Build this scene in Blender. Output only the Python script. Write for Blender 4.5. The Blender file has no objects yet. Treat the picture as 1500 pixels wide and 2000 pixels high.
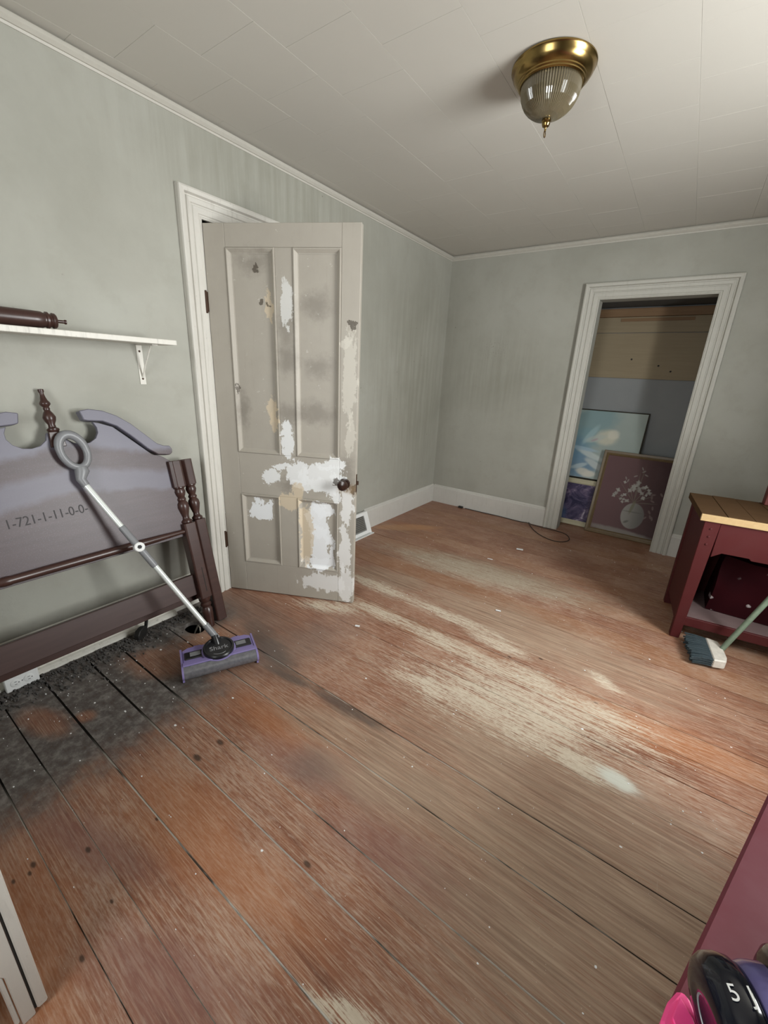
import bpy, bmesh, math, random
from mathutils import Vector, Matrix
rnd = random.Random(7)
S = bpy.context.scene
COL = S.collection

# ------------------------------------------------------------------ camera, world, light, exposure
FPX = 806.753
RM = ((0.8132, 0.5802, 0.0456), (0.2198, -0.2337, -0.9472), (-0.5388, 0.7803, -0.3175))
CAM = Vector((2.0999, -3.9748, 1.3244))
cd = bpy.data.cameras.new('camera'); cam = bpy.data.objects.new('camera', cd); COL.objects.link(cam)
cd.sensor_fit = 'VERTICAL'; cd.sensor_height = 36.0; cd.sensor_width = 27.0; cd.lens = FPX * 36.0 / 2000.0
cd.clip_start = 0.02
_r, _d, _f = [Vector(v).normalized() for v in RM]
cam.matrix_world = Matrix(((_r.x, -_d.x, -_f.x, CAM.x), (_r.y, -_d.y, -_f.y, CAM.y), (_r.z, -_d.z, -_f.z, CAM.z), (0, 0, 0, 1)))
S.camera = cam

W = bpy.data.worlds.new('daylight'); S.world = W; W.use_nodes = True
W.node_tree.nodes['Background'].inputs[0].default_value = (0.80, 0.90, 1.0, 1)
W.node_tree.nodes['Background'].inputs[1].default_value = 1.0

RW = .26                            # thickness of the outside wall
XR, YF, H = 3.3, -4.8, 2.4          # right wall, front wall, ceiling
def area(name, loc, rot, sx, sy, power, col):
    l = bpy.data.lights.new(name, 'AREA'); l.shape = 'RECTANGLE'; l.size = sx; l.size_y = sy
    l.energy = power; l.color = col
    o = bpy.data.objects.new(name, l); COL.objects.link(o); o.location = loc; o.rotation_euler = rot
    return o
# daylight entering by the window of the right wall and the one of the front wall
WY, WX = (-2.72, -1.82), (1.05, 1.95)     # window in the right wall (y range), window in the front wall (x range)
area('daylight_window_1', (XR + RW + .02, sum(WY) / 2, 1.42), (0, math.radians(90), 0), 1.22,   .88, 100, (0.98, 1.0, 0.99))
area('daylight_window_2', (sum(WX) / 2, YF - RW - .02, 1.42), (math.radians(90), 0, 0), .88, 1.22, 32, (0.98, 1.0, 0.99))
vs = S.view_settings
vs.view_transform = 'Standard'; vs.look = 'None'; vs.gamma = 1.0; vs.use_curve_mapping = False
vs.exposure = 0.24

# ------------------------------------------------------------------ pixel helper (photo 1500x2000)
def ray(u, v):
    a, b = (u - 750) / FPX, (v - 1000) / FPX
    return _r * a + _d * b + _f
def fl(u, v, z=0.0):
    d = ray(u, v); return CAM + d * ((z - CAM.z) / d.z)
def wl(u, v, x=0.0):
    d = ray(u, v); return CAM + d * ((x - CAM.x) / d.x)

# ------------------------------------------------------------------ node helpers
class NT:
    def __init__(s, name, rough=.6, spec=.5, metal=0.0):
        s.m = bpy.data.materials.new(name); s.m.use_nodes = True; s.t = s.m.node_tree
        s.b = s.t.nodes['Principled BSDF']
        s.b.inputs['Roughness'].default_value = rough
        s.b.inputs['Specular IOR Level'].default_value = spec
        s.b.inputs['Metallic'].default_value = metal
    def put(s, sock, v):
        if v is None: return
        if hasattr(v, 'is_output'): s.t.links.new(v, sock)
        elif isinstance(v, (tuple, list)):
            sock.default_value = tuple(v) + (1.0,) if len(v) == 3 and sock.type == 'RGBA' else v
        else: sock.default_value = v
    def math(s, op, a, b=None, c=None, clamp=False):
        n = s.t.nodes.new('ShaderNodeMath'); n.operation = op; n.use_clamp = clamp
        s.put(n.inputs[0], a); s.put(n.inputs[1], b); s.put(n.inputs[2], c); return n.outputs[0]
    def add(s, a, b): return s.math('ADD', a, b)
    def mul(s, a, b): return s.math('MULTIPLY', a, b)
    def mx(s, a, b): return s.math('MAXIMUM', a, b)
    def mix(s, f, a, b, mode='MIX'):
        n = s.t.nodes.new('ShaderNodeMix'); n.data_type = 'RGBA'; n.blend_type = mode
        s.put(n.inputs['Factor'], f); s.put(n.inputs[6], a); s.put(n.inputs[7], b); return n.outputs[2]
    def pos(s): return s.t.nodes.new('ShaderNodeNewGeometry').outputs['Position']
    def obj(s): return s.t.nodes.new('ShaderNodeTexCoord').outputs['Object']
    def rand(s): return s.t.nodes.new('ShaderNodeObjectInfo').outputs['Random']
    def sep(s, v):
        n = s.t.nodes.new('ShaderNodeSeparateXYZ'); s.put(n.inputs[0], v); return n.outputs
    def map(s, v, scale=(1, 1, 1), loc=(0, 0, 0), rot=(0, 0, 0)):
        n = s.t.nodes.new('ShaderNodeMapping'); s.put(n.inputs[0], v); n.inputs[1].default_value = loc
        n.inputs[2].default_value = rot; n.inputs[3].default_value = scale; return n.outputs[0]
    def off(s, v, o):
        n = s.t.nodes.new('ShaderNodeVectorMath'); n.operation = 'ADD'; s.put(n.inputs[0], v); s.put(n.inputs[1], o); return n.outputs[0]
    def noise(s, v, sc, det=4, ro=.55, dist=0, w=None):
        n = s.t.nodes.new('ShaderNodeTexNoise'); s.put(n.inputs['Vector'], v)
        n.inputs['Scale'].default_value = sc; n.inputs['Detail'].default_value = det
        n.inputs['Roughness'].default_value = ro; n.inputs['Distortion'].default_value = dist
        return n.outputs[0]
    def voro(s, v, sc, feat='F1', out=0):
        n = s.t.nodes.new('ShaderNodeTexVoronoi'); s.put(n.inputs['Vector'], v); n.feature = feat
        n.inputs['Scale'].default_value = sc; return n.outputs[out]
    def rng(s, v, a, b, c=0.0, d=1.0):
        n = s.t.nodes.new('ShaderNodeMapRange'); n.interpolation_type = 'SMOOTHSTEP'
        s.put(n.inputs[0], v); n.inputs[1].default_value = a; n.inputs[2].default_value = b
        n.inputs[3].default_value = c; n.inputs[4].default_value = d; return n.outputs[0]
    def ramp(s, f, stops):
        n = s.t.nodes.new('ShaderNodeValToRGB'); e = n.color_ramp.elements
        while len(e) < len(stops): e.new(0.5)
        for k, (p, c) in enumerate(stops): e[k].position = p; e[k].color = tuple(c) + (1,)
        s.put(n.inputs[0], f); return n.outputs[0]
    def ell(s, X, Y, cx, cy, rx, ry, ang=0, soft=.3, wob=None):
        """soft ellipse mask on two scalar sockets"""
        dx, dy = s.math('SUBTRACT', X, cx), s.math('SUBTRACT', Y, cy)
        c, n = math.cos(ang), math.sin(ang)
        a = s.math('DIVIDE', s.add(s.mul(dx, c), s.mul(dy, n)), rx)
        b = s.math('DIVIDE', s.math('SUBTRACT', s.mul(dy, c), s.mul(dx, n)), ry)
        d = s.math('SQRT', s.add(s.mul(a, a), s.mul(b, b)))
        if wob is not None: d = s.add(d, wob)
        return s.rng(d, 1 + soft, 1 - soft)
    def cap(s, X, Y, p, q, r, soft=.6, wob=None):
        """soft capsule between two floor points: an ellipse along the segment"""
        m = ((p[0] + q[0]) / 2, (p[1] + q[1]) / 2); L = math.hypot(q[0] - p[0], q[1] - p[1]) / 2
        return s.ell(X, Y, m[0], m[1], L + r, r, math.atan2(q[1] - p[1], q[0] - p[0]), soft, wob)
    def bump(s, h, st=.2, d=.002):
        n = s.t.nodes.new('ShaderNodeBump'); n.inputs['Strength'].default_value = st; n.inputs['Distance'].default_value = d
        s.put(n.inputs['Height'], h); s.t.links.new(n.outputs[0], s.b.inputs['Normal'])
    def col(s, c): s.put(s.b.inputs['Base Color'], c); return s
    def rough(s, c): s.put(s.b.inputs['Roughness'], c); return s

def plain(name, c, rough=.5, metal=0., spec=.5, var=.25, sc=30, bump=0):
    m = NT(name, rough, spec, metal); p = m.obj(); n = m.noise(p, sc, 5)
    m.col(m.mix(n, tuple(x * (1 - var) for x in c), tuple(min(1, x * (1 + var)) for x in c)))
    if bump: m.bump(n, bump)
    return m.m

# ------------------------------------------------------------------ materials of the room
def mat_floor():
    m = NT('old_floorboards', .5, .35); P = m.pos(); x, y, z = m.sep(P)
    rv = m.rand(); sh = m.t.nodes.new('ShaderNodeCombineXYZ'); m.put(sh.inputs[0], m.mul(rv, 17.0)); m.put(sh.inputs[2], m.mul(rv, 31.0))
    Q = m.off(P, sh.outputs[0])
    g1 = m.noise(m.map(Q, (1.1, 26, 1)), 3.0, 6, .62, .9)           # long grain
    g2 = m.noise(m.map(Q, (3.0, 120, 1)), 2.6, 3, .6, .2)           # fine streaks
    blot = m.noise(Q, 3.2, 5, .6)
    big = m.noise(P, 1.3, 3, .5)
    fine = m.noise(P, 70, 3, .6)
    wob = m.mul(m.math('SUBTRACT', m.noise(P, 9, 4, .6), .5), .9)
    wobs = m.mul(m.math('SUBTRACT', m.noise(m.map(P, (1, 5, 1)), 5, 5, .65), .5), 1.5)
    base = m.ramp(m.add(m.mul(g1, .55), m.mul(blot, .45)), [(.25, (.085, .033, .019)), (.45, (.165, .066, .036)), (.6, (.225, .100, .055)), (.78, (.29, .150, .085))])
    base = m.mix(m.rng(rv, .55, 1.0, 0, .5), base, (.23, .105, .045))
    base = m.mix(m.rng(g2, .46, .70, 0, .5), base, (.40, .285, .20))
    base = m.mix(m.mul(m.rng(m.add(m.noise(m.map(P, (5, 34, 1)), 5, 5, .7), m.mul(blot, .5)), .66, .98), m.rng(x, .5, 1.2, .25, .6)), base, (.38, .285, .215))
    def F(*q): return fl(*q)
    def many(lst, soft, wb):
        o = None
        for (a, b, r) in lst:
            k = m.cap(x, y, F(*a), F(*b), r, soft, wb); o = k if o is None else m.mx(o, k)
        return o
    # orange / red patches where the varnish survives
    orange = many([((20, 1760), (60, 1990), .10), ((330, 1560), (420, 1660), .10), ((470, 1370), (640, 1480), .07), ((1150, 1390), (1400, 1480), .09),
                   ((330, 1590), (560, 1790), .07), ((770, 1020), (840, 1035), .05)], .7, wobs)
    base = m.mix(m.mul(orange, .42), base, (.31, .115, .04))
    tan = many([((745, 1030), (840, 1030), .07)], .3, wob)
    base = m.mix(m.mul(tan, .6), base, (.36, .19, .09))
    purple = many([((230, 1870), (420, 1960), .07), ((90, 1600), (260, 1690), .05), ((560, 1470), (760, 1560), .08), ((700, 1620), (900, 1750), .08)], .6, wobs)
    base = m.mix(m.mul(purple, .55), base, (.17, .085, .070))
    # greyed bare wood
    grey = many([((1000, 1560), (1330, 1860), .36), ((830, 1090), (1080, 1150), .17), ((720, 1120), (800, 1140), .12), ((900, 1180), (1250, 1330), .20),
                 ((880, 1440), (1250, 1620), .20), ((1050, 1800), (1250, 1990), .30), ((600, 1400), (800, 1480), .09), ((700, 1500), (1000, 1640), .12)], .55, wobs)
    gcol = m.ramp(g1, [(.3, (.165, .105, .070)), (.55, (.27, .185, .125)), (.8, (.40, .295, .205))])
    gm = m.mul(grey, m.rng(m.add(g2, m.mul(blot, .5)), .45, .85, .35, 1.0))
    base = m.mix(gm, base, gcol)
    base = m.mix(1.0, base, (1.34, 1.38, 1.44), 'MULTIPLY')
    # pale scuffed tracks
    pale = many([((700, 1178), (808, 1226), .05), ((808, 1226), (908, 1273), .06), ((908, 1273), (975, 1312), .07), ((787, 1312), (895, 1369), .07),
                 ((880, 1340), (985, 1400), .10), ((977, 1412), (1090, 1468), .06), ((1090, 1468), (1190, 1515), .055), ((700, 1130), (787, 1165), .06),
                 ((787, 1165), (969, 1243), .05), ((986, 1308), (1133, 1377), .09), ((1133, 1377), (1220, 1412), .06), ((930, 1240), (1010, 1275), .05),
                 ((1165, 1320), (1195, 1345), .04), ((820, 1085), (1060, 1155), .14), ((880, 1340), (1150, 1420), .18),
                 ((600, 1180), (690, 1190), .06), ((640, 1960), (720, 1998), .025)], .75, wobs)
    streak = m.rng(m.add(m.mul(g2, .75), m.add(m.mul(fine, .2), m.mul(m.noise(m.map(P, (2, 14, 1)), 4, 5, .7), .45))), .60, .80)
    st2 = m.add(m.mul(m.noise(m.map(P, (11, 62, 1)), 3, 4, .7), .62), m.mul(g2, .38))
    pm = m.mul(m.math('POWER', pale, .5), m.rng(m.add(m.add(st2, m.mul(streak, .10)), m.mul(pale, .17)), .585, .72))
    base = m.mix(m.mul(m.mul(m.rng(st2, .56, .66), m.rng(blot, .4, .65)), m.rng(x, .6, 1.3, .05, .38)), base, (.46, .37, .28))
    base = m.mix(m.mul(pm, .92), base, m.mix(fine, (.48, .40, .30), (.66, .585, .47)))
    far_dull = many([((820, 1085), (1070, 1150), .15)], .7, wobs)
    base = m.mix(m.mul(far_dull, .45), base, (.25, .19, .135))
    white = many([((1185, 1512), (1226, 1536), .035)], .6, wob)
    base = m.mix(m.mul(white, m.rng(m.add(st2, m.mul(white, .3)), .45, .75, .1, .9)), base, (.60, .61, .54))
    # ground-in dust and dirt along the left wall
    dirt = m.mul(m.rng(m.add(x, m.mul(wob, .22)), .90, .62), m.rng(m.add(y, m.mul(wob, .2)), -3.05, -3.22))
    dirt = m.mx(dirt, m.mul(m.rng(m.add(x, m.mul(wob, .15)), .42, .20), m.rng(y, -2.62, -2.85)))
    spk = m.noise(P, 26, 6, .7)
    dcol = m.ramp(spk, [(.3, (.040, .037, .035)), (.48, (.095, .088, .083)), (.66, (.20, .19, .18))])
    clean = many([((60, 1400), (110, 1420), .05), ((285, 1290), (345, 1300), .09), ((160, 1400), (170, 1400), .03)], .5, wob)
    dm = m.mul(dirt, m.math('SUBTRACT', 1.0, m.mul(clean, .75)))
    base = m.mix(m.mul(dm, m.rng(m.add(spk, m.mul(dirt, .4)), .45, .85, .45, .95)), base, dcol)
    stain = many([((520, 1300), (610, 1345), .022), ((610, 1345), (735, 1418), .026), ((500, 1230), (560, 1310), .06)], .7, wobs)
    base = m.mix(m.mul(stain, .72), base, (.06, .053, .048))
    greydust = many([((500, 1290), (620, 1240), .16), ((440, 1170), (540, 1230), .14), ((600, 1490), (620, 1500), .06)], .8, wob)
    base = m.mix(m.mul(greydust, .45), base, (.15, .125, .11))
    # dark knots and gouges
    k = m.voro(m.map(Q, (1.6, 6, 1)), 2.1); kn = m.mul(m.rng(k, .05, .02), m.rng(m.noise(Q, 2.2, 2), .5, .56))
    base = m.mix(m.mul(kn, .8), base, (.035, .02, .014))
    for (u, v, r) in [(65, 1689, .012), (58, 1706, .009), (26, 1722, .009), (172, 1660, .012), (306, 1600, .008), (600, 1688, .014), (385, 1480, .02), (430, 1450, .018), (218, 1761, .008), (160, 1872, .011), (1056, 1287, .012), (995, 1283, .012)]:
        p = fl(u, v); base = m.mix(m.mul(m.ell(x, y, p.x, p.y, r * .9, r * .45, 0, .5, wob), .8), base, (.03, .018, .012))
    # thin light scratches
    sc = m.rng(m.noise(m.map(P, (60, 3, 1), rot=(0, 0, .5)), 1.0, 3, .8), .70, .74)
    base = m.mix(m.mul(sc, .18), base, (.6, .52, .42))
    sp = m.rng(m.voro(P, 95), .10, .05)
    base = m.mix(m.mul(m.mul(sp, m.rng(m.noise(P, 60, 1), .55, .6)), .5), base, (.75, .70, .60))
    m.col(base)
    m.rough(m.math('ADD', .42, m.mul(m.mx(gm, m.mx(pm, dm)), .35), clamp=True))
    m.bump(m.add(m.mul(g1, .7), m.mul(g2, .5)), .25, .0015)
    return m.m

def mat_wall():
    m = NT('grey_green_wall_paint', .62, .3); P = m.pos(); x, y, z = m.sep(P)
    n1 = m.noise(P, 1.4, 5, .6, .4); n2 = m.noise(P, 7, 6, .65); n3 = m.noise(P, 45, 4, .6)
    drip = m.noise(m.map(P, (8, 8, .55)), 3, 4, .6)
    c = m.ramp(n1, [(.3, (.312, .310, .268)), (.55, (.362, .359, .316)), (.75, (.394, .392, .352))])
    c = m.mix(m.mul(m.rng(n2, .48, .72), .4), c, (.30, .295, .25))
    # soot above the door, in the corner and down the walls
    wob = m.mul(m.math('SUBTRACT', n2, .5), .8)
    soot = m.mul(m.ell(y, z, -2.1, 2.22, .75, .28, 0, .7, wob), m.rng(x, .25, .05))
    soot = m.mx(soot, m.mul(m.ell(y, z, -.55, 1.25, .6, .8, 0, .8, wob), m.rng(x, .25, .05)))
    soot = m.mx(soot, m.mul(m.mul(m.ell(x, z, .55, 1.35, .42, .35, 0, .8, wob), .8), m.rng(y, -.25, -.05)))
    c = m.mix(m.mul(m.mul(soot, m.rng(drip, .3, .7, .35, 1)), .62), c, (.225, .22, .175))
    ring = m.mul(m.ell(y, z, -3.02, 1.86, .21, .24, 0, .12, m.mul(wob, .25)), m.rng(x, .25, .05))
    c = m.mix(m.mul(ring, .13), c, (.27, .26, .22))
    low = m.mul(m.rng(z, .26, .16), m.rng(n2, .35, .6))
    c = m.mix(m.mul(m.mul(low, m.rng(y, -2.6, -3.2)), .45), c, (.14, .13, .115))
    sm = m.mul(m.ell(y, z, -2.98, .42, .16, .16, 0, .7, wob), m.rng(x, .25, .05))
    c = m.mix(m.mul(sm, .65), c, (.13, .115, .10))
    sp = m.rng(m.voro(P, 9), .055, .02)
    c = m.mix(m.mul(m.mul(sp, m.rng(m.noise(P, 5, 2), .52, .58)), .7), c, (.12, .11, .09))
    marks = m.mul(m.mul(m.rng(m.noise(P, 60, 3, .7), .58, .64), m.ell(x, z, .52, 1.58, .14, .08, 0, .6, wob)), m.rng(y, -.25, -.05))
    c = m.mix(m.mul(marks, .5), c, (.16, .15, .12))
    m.col(c); m.bump(m.add(n3, m.mul(n2, 1.5)), .18, .003)
    return m.m

def mat_ceiling():
    m = NT('ceiling_tile_paint', .6, .3); P = m.pos()
    n = m.noise(P, 1.1, 4, .6); f = m.noise(P, 120, 3, .6)
    c = m.mix(n, (.50, .475, .425), (.57, .55, .50))
    c = m.mix(m.mul(m.rand(), .04), c, (.50, .47, .42))
    m.col(c); m.bump(f, .06, .001); return m.m

def mat_trim(name='white_trim_paint', base=(.60, .58, .53), wear=.5, dirt=(.20, .17, .13)):
    m = NT(name, .45, .4); P = m.pos()
    n = m.noise(P, 9, 6, .65); g = m.noise(m.map(P, (25, 25, 2.5)), 2.2, 5, .65); f = m.noise(P, 60, 4, .7)
    c = m.mix(n, tuple(v * .86 for v in base), base)
    c = m.mix(m.mul(m.rng(g, .52, .75), wear * .5), c, dirt)
    c = m.mix(m.mul(m.rng(f, .66, .72), wear), c, dirt)
    m.col(c); m.bump(m.add(f, n), .2, .0015); return m.m

def mat_door():
    m = NT('worn_door_paint', .5, .35); O = m.obj(); x, y, z = m.sep(O)
    x = m.add(x, m.mul(m.math('SUBTRACT', m.noise(m.map(O, loc=(5, 0, 0)), 14, 5, .7), .5), .10))
    z = m.add(z, m.mul(m.math('SUBTRACT', m.noise(m.map(O, loc=(0, 0, 9)), 11, 5, .7), .5), .16))
    n = m.noise(O, 7, 6, .65); f = m.noise(O, 34, 5, .7); g = m.noise(m.map(O, (30, 30, 3)), 2, 5, .6)
    wob = m.mul(m.math('SUBTRACT', m.noise(O, 16, 5, .7), .5), 1.4)
    wobx = m.mul(m.math('SUBTRACT', m.noise(m.map(O, (1, 1, .35)), 22, 5, .75), .5), 1.8)
    c = m.mix(n, (.335, .305, .26), (.40, .37, .32))
    c = m.mix(m.mul(m.rng(g, .55, .8), .3), c, (.29, .26, .21))
    jag = m.add(m.mul(m.math('SUBTRACT', m.noise(m.map(O, (1.6, 1, .8)), 55, 5, .75), .5), 1.1), m.mul(m.math('SUBTRACT', g, .5), .9))
    def put(c, lst, colr, k, soft=.25, w=wob):
        for (cx, cz, rx, rz) in lst:
            e = m.ell(x, z, cx, cz, rx * (1.12 if soft < .6 else 1), rz * (1.12 if soft < .6 else 1), 0, max(soft, .5), w)
            if soft < .6: e = m.rng(m.add(e, m.mul(jag, m.rng(e, .02, .2))), .40, .56)
            c = m.mix(m.mul(e, k), c, colr)
        return c
    # dark hand-grime
    c = put(c, [(.41, 1.35, .05, .05), (.41, 1.09, .06, .05), (.57, 1.33, .06, .05), (.56, 1.10, .09, .05), (.56, 1.62, .07, .05), (.24, 1.80, .08, .05),
                (.41, 1.50, .04, .10), (.73, .80, .05, .08), (.40, .70, .05, .04), (.15, 1.10, .03, .08)], (.17, .15, .125), .55, .8)
    # bare white primer
    c = put(c, [(.41, 1.63, .028, .10)], (.66, .66, .64), .75, .3, wobx)
    c = put(c, [(.40, .95, .035, .09), (.60, .76, .11, .07), (.46, .77, .06, .06), (.30, .74, .05, .035), (.64, .84, .07, .03), (.52, .71, .10, .03), (.67, .70, .03, .08), (.36, .80, .05, .02)], (.76, .77, .77), .85, .25, wob)
    c = put(c, [(.22, .53, .065, .05), (.565, .50, .055, .10), (.57, .33, .05, .13), (.565, .24, .08, .03), (.60, .57, .05, .04), (.62, .42, .02, .06), (.655, .30, .012, .08)], (.80, .82, .84), .9, .2, wob)
    c = put(c, [(.60, .11, .13, .05), (.74, .12, .04, .10), (.73, .35, .03, .13), (.74, .60, .03, .10)], (.76, .76, .75), .75, .4, wobx)
    c = put(c, [(.74, 1.30, .03, .20), (.75, 1.0, .02, .12), (.72, 1.45, .03, .02)], (.60, .57, .50), .5, .5, wobx)
    # peeled down to an older cream coat
    c = put(c, [(.40, .60, .055, .05), (.455, .66, .03, .04), (.495, .40, .035, .16), (.32, 1.10, .025, .05), (.33, 1.06, .02, .05), (.32, 1.62, .02, .07)], (.60, .50, .36), .75, .2, wob)
    c = put(c, [(.255, 1.78, .012, .03), (.27, 1.63, .012, .012), (.75, 1.545, .02, .012), (.69, .735, .03, .02), (.775, .72, .015, .035), (.31, 1.63, .010, .008), (.13, 1.20, .006, .03)], (.06, .045, .03), .8, .5, wob)
    c = m.mix(m.mul(m.rng(f, .66, .70), .35), c, (.66, .64, .60))
    # rust weeping from the knob
    c = m.mix(m.mul(m.ell(x, z, .745, .715, .05, .035, 0, .7, wob), .45), c, (.30, .19, .09))
    m.col(c); m.bump(m.add(f, m.mul(n, .5)), .25, .002); return m.m

def mat_wood(name, a, b, rough=.4, sc=(30, 2, 30), spec=.5, dust=0., dcol=(.3, .3, .33)):
    m = NT(name, rough, spec); O = m.obj()
    g = m.noise(m.map(O, sc), 1.5, 5, .6, .5); n = m.noise(O, 6, 5, .65)
    c = m.mix(g, a, b)
    if dust: c = m.mix(m.mul(m.rng(n, .35, .75), dust), c, dcol)
    m.col(c); m.bump(g, .12, .001); return m.m

FLOOR, WALL, CEIL, DOOR = mat_floor(), mat_wall(), mat_ceiling(), mat_door()
TRIM = mat_trim(); CROWN = mat_trim('crown_paint', (.52, .50, .445), .15)
BASEB = mat_trim('baseboard_paint', (.58, .565, .525), .35)
SHELFP = mat_trim('chipped_shelf_paint', (.68, .66, .60), .7, (.10, .085, .07))
DARKWOOD = mat_wood('dark_stained_bed_wood', (.026, .011, .009), (.062, .027, .021), .32)
def mat_veneer():
    m = NT('banded_bed_veneer', .42, .45); O = m.obj(); x, y, z = m.sep(O)
    g = m.noise(m.map(O, (30, 3, 30)), 1.5, 5, .6, .5); n = m.noise(O, 5, 5, .65); f = m.noise(O, 220, 2, .6)
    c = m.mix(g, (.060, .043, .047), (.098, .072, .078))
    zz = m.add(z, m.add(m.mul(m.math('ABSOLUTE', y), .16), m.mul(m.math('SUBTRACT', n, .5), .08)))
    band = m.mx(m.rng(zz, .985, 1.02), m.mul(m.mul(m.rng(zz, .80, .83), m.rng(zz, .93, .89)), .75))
    c = m.mix(m.mul(band, .75), c, (.165, .165, .215))  # lighter bluish bands at the top and across the middle
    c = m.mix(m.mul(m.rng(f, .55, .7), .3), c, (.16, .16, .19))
    m.col(c); m.bump(g, .1, .001); return m.m
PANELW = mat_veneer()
REDP = mat_wood('worn_red_paint', (.056, .009, .010), (.076, .014, .014), .5, (3, 3, 3), .2, .18, (.085, .038, .036))
REDTOP = mat_wood('scuffed_red_table_top', (.105, .016, .027), (.145, .026, .038), .42, (3, 3, 3), .25, .30, (.19, .085, .105))
BUTCH = mat_wood('butcher_block_top', (.060, .033, .016), (.10, .058, .029), .8, (4, 40, 4), .06, .3, (.10, .055, .028))
BUTCHE = mat_wood('butcher_block_edge', (.36, .24, .11), (.50, .36, .19), .5, (30, 3, 30), .3)
RAWB = mat_wood('raw_closet_board', (.24, .19, .12), (.32, .26, .17), .6, (2, 30, 30), .2)
RAWB2 = mat_wood('brown_closet_cleat', (.17, .10, .055), (.27, .17, .09), .6, (2, 30, 30), .2)
BRASS = plain('aged_brass', (.30, .205, .075), .22, 1.0, .5, .3, 14)
BLACKP = plain('black_plastic', (.012, .012, .014), .3)
BLACKR = plain('black_rubber', (.016, .015, .014), .6)
GREYP = plain('grey_plastic', (.20, .205, .215), .4, 0, .5, .08)
ALU = plain('pale_anodised_tube', (.78, .82, .80), .28, .35, .5, .04)
PURPLE = plain('lilac_plastic', (.225, .185, .40), .35, 0, .5, .08)
ROLLER = plain('smoky_roller_cover', (.17, .17, .19), .13, .3, .9, .5, 60)
WHITEP = plain('white_plastic', (.74, .75, .74), .4, 0, .5, .05)
IRON = plain('rusted_iron', (.055, .028, .016), .6, .3, .4, .5, 60, .3)
DARKV = plain('dark_void', (.02, .018, .016), .9)

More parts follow.
